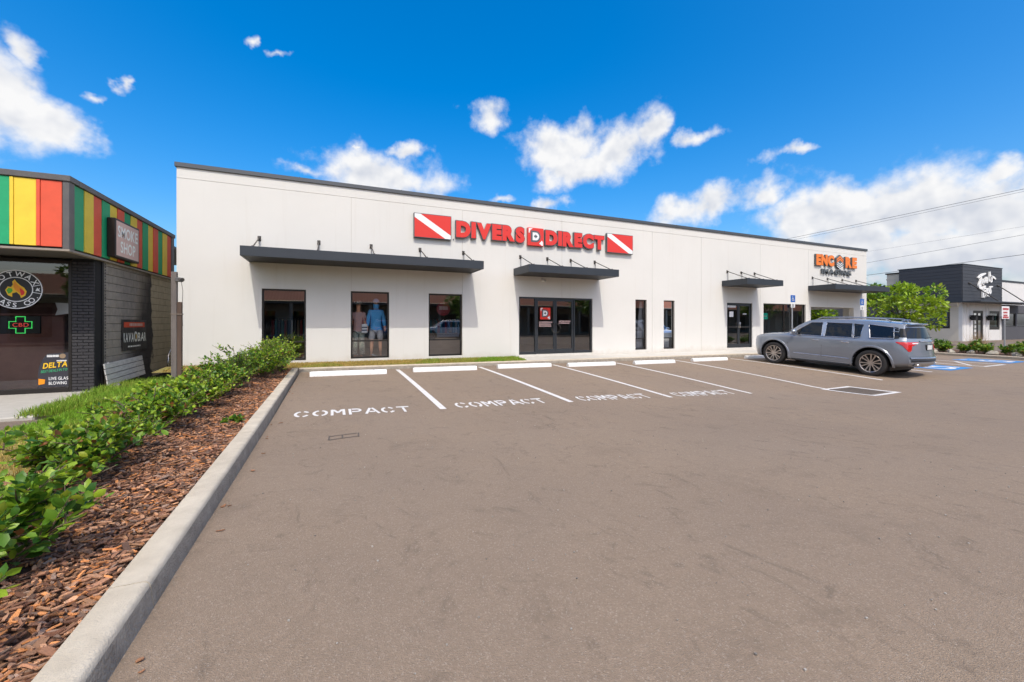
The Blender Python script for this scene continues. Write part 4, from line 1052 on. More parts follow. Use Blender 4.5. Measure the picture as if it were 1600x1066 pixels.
# ---- box sign SMOKE SHOP
bs = thing('box_sign', 'pinkish SMOKE SHOP box sign on the striped side fascia', 'sign', (-4.9, 13.7, 2.8))
mat('sign_pink', (.68, .46, .385), .6, var=(.74, .52, .44), vscale=5)
mb = MB(); mb.bbox(FX + .004, 13.06, 2.79, FX + .165, 14.42, 3.74, .012); obj('cabinet', mb, 'bronze', bs)
sd = lambda a, b, d: (FX + .167 + d, a, b)
mb = MB(); mb.add([sd(13.11, 2.84, 0), sd(14.37, 2.84, 0), sd(14.37, 3.69, 0), sd(13.11, 3.69, 0)], [(0, 1, 2, 3)]); obj('face', mb, 'sign_pink', bs)
mat('sign_cream', (.92, .93, .86), .6)
for s, y_, z_, w_ in (('SMOKE', 13.18, 3.30, 1.12), ('SHOP', 13.32, 2.93, .84)):
    for c, v, f in text_layout(s, w_, .29, .022, .09):
        mb = MB(); solid2d(mb, [(y_ + p, z_ + q) for p, q in v], f, sd, .004, None); obj('letter', mb, 'sign_cream', bs)

# ---- banner KAVA BAR
kb = thing('banner', 'black KAVA BAR banner with a red band on the block wall', 'banner', (-5.04, 14.8, .43))
bn = lambda a, b, d: (SX_ + .025 + d + .012 * math.sin((a - 14) * 9 + b * 3), a, b)
mb = MB(); n = 10
for i in range(n):
    for j in range(6):
        mb.add([bn(14 + 1.6 * (i + u) / n, .43 + .84 * (j + v) / 6, 0) for u, v in ((0, 0), (1, 0), (1, 1), (0, 1))], [(0, 1, 2, 3)])
mat('banner_black', (.028, .027, .027), .5, var=(.05, .05, .05), vscale=3); obj('sheet', mb, 'banner_black', kb, fixn=False)
mb = MB()
for i in range(8): mb.add([bn(14.14 + 1.3 * (i + u) / 8, 1.06 + .14 * v, .008) for u, v in ((0, 0), (1, 0), (1, 1), (0, 1))], [(0, 1, 2, 3)])
obj('red_band', mb, 'p_red', kb, fixn=False)
bars(kb, 14.40, 1.095, .82, .075, 1, 'sign_pink', 8, yy=lambda a, b, d: bn(a, b, .014)); bars(kb, 14.36, .52, .78, .04, 1, 'sign_cream', 11, yy=lambda a, b, d: bn(a, b, .014))
for s, y_, w_ in (('KAVA', 14.08, .58), ('BAR', 14.98, .52)):
    for c, v, f in text_layout(s, w_, .25, .03, .05):
        mb = MB(); solid2d(mb, [(y_ + p, .66 + q) for p, q in v], f, bn, .012, None); obj('letter', mb, 'sign_cream', kb, fixn=False)
mb = MB(); mb.disc((14.82, .80), .145, lambda a, b, d: bn(14.82 + (a - 14.82) * 1.0, b, .012), 28); obj('badge', mb, 'sign_cream', kb, fixn=False)
mb = MB(); mb.disc((14.82, .80), .085, lambda a, b, d: bn(a, b, .018), 20); obj('badge_centre', mb, 'banner_black', kb, fixn=False)
mb = MB(); mb.add([bn(14.82 + .035 * math.cos(t), .80 + .075 * math.sin(t), .022) for t in np.linspace(0, 5.8, 10)], [tuple(range(10))]); obj('leaf_mark', mb, 'poster_gold', kb, fixn=False)

# ---- leaning white boards
fp_ = thing('fence_panel', 'short panel of white horizontal boards leaning on the block wall', 'fence panel', (-4.9, 14, -.4))
mat('white_board', (.70, .68, .64), .7, var=(.46, .45, .43), vscale=6, stretch=(1, 1, 5))
for k in range(4):
    mb = MB(); z = -.34 + k * .137; xo = SX_ + .14 - k * .02; t = .028 + .0 * k
    y0 = 12.93 + .01 * (k % 2); y1 = 15.08
    mb.add([(xo, y0, z), (xo, y1, z + .06), (xo - .016, y1, z + .178), (xo - .016, y0, z + .118), (xo + .025, y0, z), (xo + .025, y1, z + .06), (xo + .009, y1, z + .178), (xo + .009, y0, z + .118)], [(0, 1, 2, 3), (7, 6, 5, 4), (0, 4, 5, 1), (1, 5, 6, 2), (2, 6, 7, 3), (3, 7, 4, 0)])
    obj('board', mb, 'white_board', fp_)
for yy in (13.2, 14.8):
    mb = MB(); mb.tube([(SX_ + .10, yy, -.36), (SX_ + .05, yy, .22)], .02, 4); obj('cleat', mb, 'white_board', fp_)
# clutter in the dark corner
mb = MB(); mb.tube([(-4.75, 12.55, -.36), (-4.62, 12.62, -.30), (-4.55, 12.72, -.37)], [.05, .07, .03], 8); tag(obj('flood_lamp', mb, 'grey_trim', smooth=True), 'small grey lamp head lying by the brick pier', 'lamp')

# ---- timber posts by the store corner
mat('post_grey', (.20, .175, .155), .9, var=(.13, .11, .10), vscale=7, stretch=(1, 1, .12), bump=.5, bscale=30)
mat('post_brown', (.13, .085, .06), .9, var=(.08, .05, .038), vscale=7, stretch=(1, 1, .12), bump=.5, bscale=30)
tp = thing('timber_post', 'weathered grey timber post strapped to a shorter brown stake', 'post', (-3.4, 12.3, -.15))
mb = MB(); mb.bbox(-3.52, 12.25, -.3, -3.41, 12.36, 2.40, .008); obj('post', mb, 'post_grey', tp)
mb = MB(); mb.bbox(-3.408, 12.26, -.3, -3.315, 12.35, 1.68, .008); obj('stake', mb, 'post_brown', tp)
mb = MB(); mb.box(-3.526, 12.244, 1.37, -3.309, 12.366, 1.40); obj('strap', mb, 'iron', tp)
mb = MB(); mb.bbox(-3.43, 12.21, 2.16, -3.33, 12.30, 2.26, .01); mb.tube([(-3.36, 12.24, 2.24), (-3.28, 12.18, 2.20)], [.03, .055], 10); obj('lamp_head', mb, 'grey_trim', tp)
mb = MB(); mb.tube([(-3.31, 12.22, 2.17), (-3.285, 12.24, 1.95), (-3.30, 12.25, 1.6), (-3.29, 12.25, 1.1)], .006, 5); obj('cable', mb, 'rod', tp)
# pipe hoop behind the post
mb = MB(); mb.tube([(-4.55, 15.6, -.3)] + [(-4.55 + .0, 15.6 + .5 * (1 - math.cos(t)), .0 + .42 * math.sin(t)) for t in np.linspace(0, math.pi / 2, 8)] + [(-4.5, 17.4, .5)], .025, 8); tag(obj('pipe_rail', mb, 'chrome', smooth='all'), 'bent steel pipe rail in the gap between the shop and the store', 'rail')
# boundary fence closing the gap far behind
mb = MB(); mb.box(-4.99, 24, -.5, -3.97, 24.1, 1.8); tag(obj('gap_wall', mb, 'block_sooty'), 'dark wall closing the gap behind the timber post', 'wall')
# ================================================================== GREY SUV
mat('car_paint', (.25, .285, .34), .28, .45, coat=1.0)
mat('car_black', (.012, .012, .013), .5)
mat('car_glass', (.006, .008, .011), .03, spec=.5)
mat('car_trim', (.62, .63, .65), .22, .9)
mat('car_silver', (.42, .43, .44), .35, .8)
mat('tail_red', (.55, .012, .012), .12, coat=.8)
mat('tail_white', (.75, .72, .72), .12, coat=.8)
mat('head_clear', (.35, .36, .38), .1, .3, coat=.8)
mat('tyre', (.022, .022, .023), .85, var=(.035, .033, .032), vscale=9)
mat('rim', (.50, .45, .42), .28, .85)
mat('plate_white', (.70, .72, .72), .5)
CSX, CSY, CSZ = 1.02, 1.10, 1.10
YA = 1.11           # rear axle from the rear bumper (unscaled); wheelbase 2.857
# stations: y, then 12 rows (x,z) from underside centre to roof/hood centre
def rows(sill, rock, crease, mid, shoul, belt, gb, gt, re, rm, rc): return [(0, sill[1]), sill, rock, crease, mid, shoul, belt, gb, gt, re, rm, (0, rc)]
ST = [
    (4.74, rows((.55, .24), (.66, .32), (.74, .48), (.78, .66), (.77, .84), (.74, .92), (.68, .95), (.55, .965), (.42, .975), (.22, .98), .985)),
    (4.58, rows((.62, .22), (.80, .31), (.87, .48), (.89, .68), (.88, .88), (.84, .965), (.78, 1.00), (.62, 1.025), (.46, 1.04), (.24, 1.05), 1.052)),
    (4.35, rows((.66, .22), (.87, .27), (.925, .48), (.945, .70), (.93, .92), (.885, 1.01), (.82, 1.04), (.66, 1.07), (.48, 1.085), (.25, 1.095), 1.098)),
    (3.967, rows((.70, .22), (.90, .26), (.94, .48), (.958, .72), (.942, .95), (.895, 1.045), (.83, 1.075), (.67, 1.105), (.49, 1.12), (.25, 1.13), 1.133)),
    (3.62, rows((.70, .22), (.90, .26), (.94, .48), (.955, .74), (.945, .98), (.905, 1.075), (.86, 1.105), (.71, 1.15), (.52, 1.165), (.26, 1.175), 1.178)),
    (3.30, rows((.70, .22), (.90, .26), (.935, .48), (.953, .75), (.948, .97), (.915, 1.06), (.885, 1.085), (.785, 1.345), (.71, 1.375), (.36, 1.40), 1.405)),
    (2.95, rows((.70, .22), (.90, .26), (.935, .48), (.953, .76), (.95, .975), (.92, 1.062), (.893, 1.085), (.735, 1.525), (.66, 1.575), (.34, 1.60), 1.605)),
    (2.55, rows((.70, .22), (.90, .26), (.935, .48), (.953, .76), (.95, .978), (.922, 1.064), (.896, 1.088), (.715, 1.575), (.635, 1.635), (.33, 1.662), 1.668)),
    (1.95, rows((.70, .22), (.90, .26), (.935, .48), (.955, .77), (.952, .98), (.924, 1.068), (.896, 1.092), (.712, 1.58), (.63, 1.645), (.32, 1.675), 1.68)),
    (1.45, rows((.70, .22), (.90, .27), (.94, .49), (.958, .78), (.953, .99), (.925, 1.075), (.895, 1.10), (.71, 1.57), (.625, 1.635), (.32, 1.665), 1.67)),
    (1.05, rows((.70, .24), (.90, .29), (.945, .50), (.962, .79), (.955, 1.005), (.925, 1.085), (.89, 1.11), (.70, 1.555), (.618, 1.618), (.31, 1.648), 1.653)),
    (.60, rows((.66, .30), (.885, .37), (.935, .52), (.952, .80), (.942, 1.05), (.905, 1.10), (.868, 1.125), (.685, 1.53), (.605, 1.59), (.30, 1.62), 1.625)),
    (.34, rows((.62, .33), (.86, .40), (.915, .53), (.93, .80), (.915, 1.055), (.875, 1.135), (.83, 1.16), (.655, 1.505), (.585, 1.565), (.30, 1.595), 1.60)),
]
# rear corner: own y for each row
REAR = [(0, .16, .36), (.56, .15, .36), (.80, .09, .42), (.86, .05, .54), (.87, .10, .80), (.845, .15, 1.05), (.80, .17, 1.13), (.765, .185, 1.16), (.615, .30, 1.49), (.565, .24, 1.55), (.29, .21, 1.575), (0, .205, 1.58)]
G = [[(x, y, z) for x, z in r_] for y, r_ in ST] + [REAR]
G = np.array(G, float); G[:, :, 1] = np.where(G[:, :, 1] < YA, YA - (YA - G[:, :, 1]) * .80, G[:, :, 1])
RQ = lambda y: YA - (YA - y) * .80
def cr(P, t):
    """Catmull-Rom through P (n,...) at parameter t"""
    n = len(P) - 1; i = min(int(t), n - 1); u = t - i
    p0, p1, p2, p3 = P[max(i - 1, 0)], P[i], P[i + 1], P[min(i + 2, n)]
    return .5 * ((2 * p1) + (-p0 + p2) * u + (2 * p0 - 5 * p1 + 4 * p2 - p3) * u * u + (-p0 + 3 * p1 - 3 * p2 + p3) * u ** 3)
US = np.linspace(0, len(G) - 1, 118); VS = np.concatenate([np.linspace(0, 1, 3)[:-1], np.linspace(1, 7, 41)[:-1], np.linspace(7, 11, 21)])
grid = np.zeros((len(US), len(VS), 3))
for i, u in enumerate(US):
    prof = cr(G, u)
    for j, v in enumerate(VS): grid[i, j] = cr(prof, v)
grid[:, :, 0] = np.maximum(grid[:, :, 0], 0)
# width of the side as a function of (y,z), for laying panes and trim on it
_side = grid[:, 6:56].reshape(-1, 3)
def wside(y, z):
    d = (_side[:, 1] - y) ** 2 + (_side[:, 2] - z) ** 2
    k = np.argpartition(d, 6)[:6]; w = 1 / (d[k] + 1e-5); return float((w * _side[k, 0]).sum() / w.sum())
WHEELS = [(YA, .385), (YA + 2.857, .385)]; RA = .485; ZW = .375
inside = np.zeros(grid.shape[:2], bool)
for (wy, _) in WHEELS:
    for i in range(grid.shape[0]):
        for j in range(grid.shape[1]):
            x, y, z = grid[i, j]
            if x < .45: continue
            r = math.hypot(y - wy, z - ZW)
            if r < RA + .03 and z < ZW + RA + .05 and j < 50:
                if r > RA - .03:
                    k = RA / r; grid[i, j, 1] = wy + (y - wy) * k; grid[i, j, 2] = ZW + (z - ZW) * k
                elif r < RA: inside[i, j] = True
def section(z):
    """plan outline of the tail at height z: side wall, rear corner, tail; returns s -> (x,y), s=0 at the corner"""
    pts = []
    for i in range(grid.shape[0] - 26, grid.shape[0]):
        col = grid[i, 2:50]; k = np.argmax(col[:, 2] >= z); k = max(k, 1); a_, b_ = col[k - 1], col[k]; t = (z - a_[2]) / (b_[2] - a_[2] + 1e-9); p_ = a_ + (b_ - a_) * t; pts.append((p_[0], p_[1]))
    c_ = len(pts) - 1; xE, yE = pts[-1]
    for u in np.linspace(0, 1, 15)[1:]:
        x = xE * (1 - u); pts.append((x, yE - .17 * (1 - (x / xE) ** 2)))
    pts = np.array(pts); L_ = np.concatenate([[0], np.cumsum(np.linalg.norm(np.diff(pts, axis=0), axis=1))]); L_ -= L_[c_]
    return lambda t: np.array((np.interp(t, L_, pts[:, 0]), np.interp(t, L_, pts[:, 1])))
def T(p, s=1): return (p[0] * s * CSX, (p[1] - YA) * CSY, p[2] * CSZ)
def build_car(paint, name, label, loc, rot):
    car = thing(name, label, 'car', loc); car.rotation_euler = rot; ORG[car.name] = (0, 0, 0)
    def P(nm, mb, m, par=None, smooth=True, fixn=True): return obj(nm, mb, m, par or car, smooth=smooth, fixn=fixn, local=True)
    nu, nv = grid.shape[:2]
    mb = MB()
    for s in (-1, 1):
        b = len(mb.v)
        for i in range(nu):
            for j in range(nv):
                p = grid[i, j].copy()
                if inside[i, j]: p[0] = .55
                mb.v.append(T(p, s))
        for i in range(nu - 1):
            for j in range(nv - 1):
                q = (b + i * nv + j, b + (i + 1) * nv + j, b + (i + 1) * nv + j + 1, b + i * nv + j + 1)
                ins = inside[i, j] or inside[i + 1, j] or inside[i, j + 1] or inside[i + 1, j + 1]
                zc = grid[i, j, 2]
                mb.f.append(q if s > 0 else q[::-1]); mb.m.append(1 if (ins or j < 2) else 0)
    # end caps
    for end, sg, bul in ((0, 1, .10), (nu - 1, -1, .17)):
        for s in (-1, 1):
            b = len(mb.v); K = 8
            for j in range(nv):
                p = grid[end, j]
                for k in range(K + 1):
                    u = k / K; x = p[0] * (1 - u); bb = bul * (1 - (x / max(p[0], 1e-4)) ** 2) * min(1, p[0] / .4) if p[0] > 1e-3 else 0
                    mb.v.append(T((x, p[1] + sg * bb * (.45 if VS[j] > 8 else 1), p[2]), s))
            for j in range(nv - 1):
                for k in range(K):
                    q = (b + j * (K + 1) + k, b + j * (K + 1) + k + 1, b + (j + 1) * (K + 1) + k + 1, b + (j + 1) * (K + 1) + k); mb.f.append(q); mb.m.append(0)
    body = P('body', mb, [paint, 'car_black'])
    yr = lambda x, z: None
    # --- side glass
    def pane(quad, nm, par, m, off=.007, s=-1, nx=14, nz=8, rnd_=.0):
        (a, b, c, d) = [np.array(q) for q in quad]; mb = MB()
        for j in range(nz + 1):
            for i in range(nx + 1):
                u, v = i / nx, j / nz; q = (a * (1 - u) + b * u) * (1 - v) + (d * (1 - u) + c * u) * v
                mb.v.append(T((wside(*q) + off, q[0], q[1]), s))
        for j in range(nz):
            for i in range(nx):
                k = j * (nx + 1) + i; mb.f.append((k, k + 1, k + nx + 2, k + nx + 1)); mb.m.append(0)
        return P(nm, mb, m, par)
    def strip(pts, r, nm, m, par=None, s=-1, off=.012, n=6):
        mb = MB(); mb.tube([T((wside(y, z) + off, y, z), s) for y, z in pts], r, n); return P(nm, mb, m, par)
    def loop(pts, k=5):
        o = []
        for i in range(len(pts)):
            a, b = np.array(pts[i]), np.array(pts[(i + 1) % len(pts)])
            for q in range(k): o.append(tuple(a + (b - a) * q / k))
        return o + [o[0]]
    QF = ((3.46, 1.10), (2.47, 1.095), (2.52, 1.545), (2.86, 1.53)); QR = ((2.38, 1.095), (1.62, 1.105), (1.70, 1.545), (2.40, 1.548)); QV = ((1.58, 1.11), (1.42, 1.14), (1.40, 1.52), (1.66, 1.545)); QQ = ((1.17, 1.13), (RQ(.50), 1.15), (RQ(.58), 1.475), (1.28, 1.535))
    for s in (-1, 1):
        for Q in (QF, QR, QV, QQ):
            w = pane(Q, 'side_window', body, 'car_glass', s=s)
            if s < 0: strip(loop(Q), .013 if Q is QQ else .011, 'window_trim', 'car_trim', w, s=s, off=.008)
        pane(((RQ(.49), 1.15), (RQ(.36), 1.16), (RQ(.45), 1.46), (RQ(.57), 1.475)), 'pillar_cover', body, 'car_glass', off=.006, s=s, nx=4)
        pane(((2.47, 1.09), (2.39, 1.09), (2.41, 1.56), (2.51, 1.555)), 'pillar_cover', body, 'car_trim' , off=.006, s=s, nx=2)
        # seams
        for pts in ([(3.52, .50), (3.50, .8), (3.52, 1.10)], [(2.44, .42), (2.44, .8), (2.43, 1.12)], [(1.60, .95), (1.55, 1.1), (1.52, 1.16)]):
            strip([(a, b) for a, b in pts], .006, 'door_seam', 'car_black', body, s=s, off=-.001, n=4)
        # lower chrome, sill
        strip([(3.30, .475), (2.9, .47), (2.46, .465)], .014, 'chrome_strip', 'car_trim', body, s=s, off=.006); strip([(2.42, .465), (1.95, .46), (1.66, .45)], .014, 'chrome_strip', 'car_trim', body, s=s, off=.006)
        mb = MB(); mb.tube([T((.89, 3.36, .25), s), T((.90, 2.4, .245), s), T((.89, 1.66, .25), s)], .045, 8); P('sill', mb, 'car_black', body)
        # handles
        for yy in (2.62, 1.78):
            mb = MB(); mb.tube([T((wside(yy + .10, .955) + .004, yy + .10, .955), s), T((wside(yy, .955) + .035, yy + .06, .958), s), T((wside(yy, .955) + .035, yy - .06, .958), s), T((wside(yy - .1, .955) + .004, yy - .10, .955), s)], .016, 8); P('door_handle', mb, 'car_trim', body)
        # mirror
        mb = MB(); mb.tube([T((.90, 3.22, 1.135), s), T((1.0, 3.24, 1.16), s)], .03, 8); ml = 16
        c_ = (1.06, 3.24, 1.20)
        for k in range(7):
            t = -1 + 2 * k / 6; rr_ = math.sqrt(max(0, 1 - t * t)) if abs(t) < 1 else .05
            for q in range(10):
                a = 2 * math.pi * q / 10; mb.v.append(T((c_[0] + t * .12, c_[1] + math.cos(a) * .085 * max(rr_, .3), c_[2] + math.sin(a) * .085 * max(rr_, .35)), s))
        b = len(mb.v) - 70
        for k in range(6):
            for q in range(10): mb.f.append((b + k * 10 + q, b + k * 10 + (q + 1) % 10, b + (k + 1) * 10 + (q + 1) % 10, b + (k + 1) * 10 + q)); mb.m.append(0)
        mb.f += [tuple(b + q for q in range(10)), tuple(b + 60 + q for q in range(10))]; mb.m += [0, 0]
        P('mirror', mb, paint, body)
        # arch moulding
        for (wy, _) in WHEELS:
            pts = []
            for k in range(25):
                a = R(-16 + (212) * k / 24); y_ = wy + math.cos(a) * (RA + .012); z_ = ZW + math.sin(a) * (RA + .012)
                if z_ > .25: pts.append((wside(y_, max(z_, .3)), y_, z_))
            mb = MB()
            for q in pts:
                dy, dz_ = (q[1] - wy) / RA, (q[2] - ZW) / RA
                for o_, i_ in ((-.02, -.10), (-.012, .014), (.03, .016), (.045, -.004)): mb.v.append(T((q[0] + i_, q[1] + dy * o_, q[2] + dz_ * o_), s))
            for k in range(len(pts) - 1):
                for w_ in range(3): mb.f.append((k * 4 + w_, k * 4 + w_ + 1, k * 4 + 5 + w_, k * 4 + 4 + w_)); mb.m.append(0)
            P('arch_moulding', mb, paint, body)
        # roof rails
        mb = MB(); mb.tube([T((.60, 2.75, 1.63), s), T((.62, 2.60, 1.70), s), T((.615, 1.8, 1.725), s), T((.60, .95, 1.70), s), T((.585, .80, 1.63), s)], .022, 8); P('roof_rail', mb, 'car_silver', body)
        # tail lamp wraps the rear corner
        def lamp(z0s, nm, m, par, off=.014, nz=7, ns=16):
            """z0s: list of (z, s0, s1): arc range round the corner, s<0 on the side, s>0 on the tail, in metres"""
            mb = MB(); zs = [q[0] for q in z0s]
            for v in range(nz + 1):
                z_ = zs[0] + (zs[-1] - zs[0]) * v / nz; a0 = np.interp(z_, zs, [q[1] for q in z0s]); a1 = np.interp(z_, zs, [q[2] for q in z0s])
                sec = section(z_)
                for u in range(ns + 1):
                    t = a0 + (a1 - a0) * u / ns; p_ = sec(t); q_ = sec(t + .01); d_ = (q_ - p_) / (np.linalg.norm(q_ - p_) + 1e-9); nrm = np.array((d_[1], -d_[0]))
                    if nrm[0] < 0 and nrm[1] > 0: nrm = -nrm
                    e = off if 0 < u < ns and 0 < v < nz else -.004
                    mb.v.append(T((p_[0] + nrm[0] * e, p_[1] + nrm[1] * e, z_), s))
            for v in range(nz):
                for u in range(ns): k = v * (ns + 1) + u; mb.f.append((k, k + 1, k + ns + 2, k + ns + 1)); mb.m.append(0)
            return P(nm, mb, m, par)
        lamp([(1.165, -.17, .04), (1.465, -.15, .04)], 'pillar_cover', 'car_glass', body, .007, 5, 10)
        tlm = lamp([(.79, .02, .10), (.86, -.03, .14), (.97, -.11, .18), (1.01, -.20, .40), (1.075, -.30, .44)], 'tail_lamp', 'tail_red', body)
        lamp([(1.0, .16, .38), (1.055, .14, .42)], 'reverse_lens', 'tail_white', tlm, .02, 3, 8)
        # head lamp
        mb = MB(); q4 = [(4.72, .92), (4.35, 1.0), (4.40, .90), (4.74, .78)]
        mb.v = [T((wside(*q) + .012, *q), s) for q in q4]; mb.f = [(0, 1, 2, 3)]; mb.m = [0]; P('head_lamp', mb, 'head_clear', body)
    rear = lambda x, z: RQ(float(np.interp(z, [.36, .54, .80, 1.05, 1.16, 1.49, 1.55], [.15, .05, .10, .15, .185, .30, .24]))) - .17 * (1 - (x / .87) ** 2)
    # rear glass, spoiler, bumper, plate
    mb = MB(); nx, nz = 14, 6
    for j in range(nz + 1):
        for i in range(nx + 1):
            v = j / nz; z_ = 1.175 + .30 * v; hw = .765 - .14 * v; x = -hw + 2 * hw * i / nx; xe = .765 - .15 * v
            mb.v.append(T((x, RQ(.19 + .11 * v) - .17 * (1 - (x / xe) ** 2) - .010, z_)))
    for j in range(nz):
        for i in range(nx): k = j * (nx + 1) + i; mb.f.append((k, k + 1, k + nx + 2, k + nx + 1)); mb.m.append(0)
    P('rear_window', mb, 'car_glass', body)
    mb = MB(); nx = 12
    for i in range(nx + 1):
        x = -.585 + 1.17 * i / nx; c_ = .09 * (1 - (x / .6) ** 2)
        for y_, z_ in ((.42, 1.597), (.19 - c_, 1.568), (.175 - c_, 1.555), (.20 - c_, 1.54), (.34, 1.53)): mb.v.append(T((x, RQ(y_), z_ + c_ * .25)))
    for i in range(nx):
        for k in range(4): mb.f.append((i * 5 + k, i * 5 + k + 1, i * 5 + 6 + k, i * 5 + 5 + k)); mb.m.append(0)
    mb.f += [(0, 1, 2, 3, 4), tuple(nx * 5 + k for k in range(5))]; mb.m += [0, 0]
    P('spoiler', mb, paint, body)
    def rear_band(z0, z1, hw, out, nm, m, ins=0):
        mb = MB(); nx = 14
        for i in range(nx + 1):
            x = -hw + 2 * hw * i / nx
            for z_ in (z0, (z0 + z1) / 2, z1): mb.v.append(T((x, rear(x, z_) - out - (.012 if z_ == (z0 + z1) / 2 else 0), z_)))
            mb.v.append(T((x, rear(x, z1) + .05, z1))); mb.v.append(T((x, rear(x, z0) + .05, z0)))
        for i in range(nx):
            for k in range(5): mb.f.append((i * 5 + k, i * 5 + (k + 1) % 5, i * 5 + 5 + (k + 1) % 5, i * 5 + 5 + k)); mb.m.append(0)
        P(nm, mb, m, body)
    rear_band(.60, .64, .84, .02, 'bumper_lip', paint); rear_band(.40, .49, .66, .022, 'skid_plate', 'car_silver'); rear_band(1.075, 1.105, .40, .012, 'tailgate_strip', 'car_trim'); rear_band(.50, .58, .80, .006, 'bumper_inset', 'car_black')
    mb = MB(); y_ = rear(0, .90) - .012; mb.bbox(*T((-.16, y_ - .01, .84)), *T((.16, y_ + .03, 1.0)), .008); pl = P('plate_recess', mb, 'car_black', body)
    mb = MB(); mb.bbox(*T((-.145, y_ - .018, .855)), *T((.145, y_ - .011, .985)), .003); P('number_plate', mb, 'plate_white', pl)
    for s in (-1, 1):
        mb = MB(); mb.bbox(*T((s * .50 - .09, rear(.5, .46) - .035, .40)), *T((s * .50 + .09, rear(.5, .46) + .05, .455)), .02); P('exhaust_tip', mb, 'chrome', body)
    mb = MB(); mb.tube([T((0, .78, 1.62)), T((0, .66, 1.685)), T((0, .58, 1.69)), T((0, .56, 1.60))], [.035, .022, .012, .01], 8); P('antenna_fin', mb, paint, body)
    mb = MB(); mb.tube([T((-.02, RQ(.17) - .19, 1.18)), T((.30, RQ(.17) - .17, 1.20))], .012, 6); P('rear_wiper', mb, 'car_black', body)
    # windscreen
    mb = MB(); nx, nz = 10, 6
    for j in range(nz + 1):
        for i in range(nx + 1):
            v = j / nz; u = -1 + 2 * i / nx; z_ = 1.20 + .37 * v; hw = .70 - .06 * v; mb.v.append(T((u * hw, 3.60 - .62 * v + .05 * (1 - u * u), z_ + .012 + .025 * (1 - u * u))))
    for j in range(nz):
        for i in range(nx): k = j * (nx + 1) + i; mb.f.append((k, k + 1, k + nx + 2, k + nx + 1)); mb.m.append(0)
    P('windscreen', mb, 'car_glass', body)
    # underside
    mb = MB(); mb.box(*T((-.78, .7, .20)), *T((.78, 4.4, .34))); P('underbody', mb, 'car_black', body, smooth=False)
    # wheels
    rw = .425
    for (wy, _) in WHEELS:
        for s in (-1, 1):
            cxw = s * .845 * CSX; cy = (wy - YA) * CSY; cz = rw
            prof = [(-.11, .295), (-.12, .32), (-.125, .38), (-.11, .413), (-.07, .425), (.07, .425), (.11, .413), (.125, .38), (.12, .32), (.11, .295)]
            def lathe(pr, nm, m, par):
                mb = MB(); n = 40
                for k in range(n):
                    a = 2 * math.pi * k / n
                    for t, r_ in pr: mb.v.append((cxw + t * s, cy + r_ * math.cos(a), cz + r_ * math.sin(a)))
                q = len(pr)
                for k in range(n):
                    for i in range(q - 1): mb.f.append((k * q + i, k * q + i + 1, ((k + 1) % n) * q + i + 1, ((k + 1) % n) * q + i)); mb.m.append(0)
                return P(nm, mb, m, par)
            wh = lathe([(-.10, .02), (-.02, .04), (-.02, .28), (-.10, .29)], 'wheel', 'car_black', car)
            lathe(prof, 'tyre', 'tyre', wh)
            mb = MB()
            rim = lathe([(.112, .305), (.118, .30), (.105, .282), (.06, .275), (.0, .27)], 'rim', 'rim', wh)
            for k in range(12):
                a = 2 * math.pi * k / 12 + (.045 if k % 2 else -.045); ca, sa = math.cos(a), math.sin(a); mb = MB()
                for r_, hw, t0, t1 in ((.05, .016, .06, .095), (.16, .0135, .05, .10), (.288, .021, .05, .112)):
                    for e in (-1, 1):
                        for t in (t0, t1): mb.v.append((cxw + t * s, cy + r_ * ca - e * hw * sa, cz + r_ * sa + e * hw * ca))
                for i in range(2):
                    b = i * 4
                    for p_, q_ in ((0, 1), (1, 3), (3, 2), (2, 0)): mb.f.append((b + p_, b + q_, b + 4 + q_, b + 4 + p_)); mb.m.append(0)
                P('spoke', mb, 'rim', wh, smooth=False)
            mb = MB(); mb.tube([(cxw + .05 * s, cy, cz), (cxw + .105 * s, cy, cz)], [.055, .048], 14); P('hub_cap', mb, 'rim', wh)
    return car
pitch = math.atan2(gz(16.1, 10.87) - gz(16.25, 7.73), 3.14)
suv = build_car('car_paint', 'parked_car', 'grey blue seven seat SUV parked nose in beside the far glass doors', (17.08, 7.74, gz(16.25, 7.73) - .012), (pitch, 0, R(2.3)))
# ================================================================== PLANTS
mat('leaf', (.1, .2, .03), .42, attr=True, transl=.30, spec=.45)
mat('grass_blade', (.2, .3, .05), .7, attr=True, transl=.25, spec=.2)
mat('stem', (.16, .11, .07), .9, var=(.10, .07, .045), vscale=25)
mat('bark', (.15, .12, .10), .95, var=(.09, .07, .055), vscale=14, bump=.6, bscale=30)

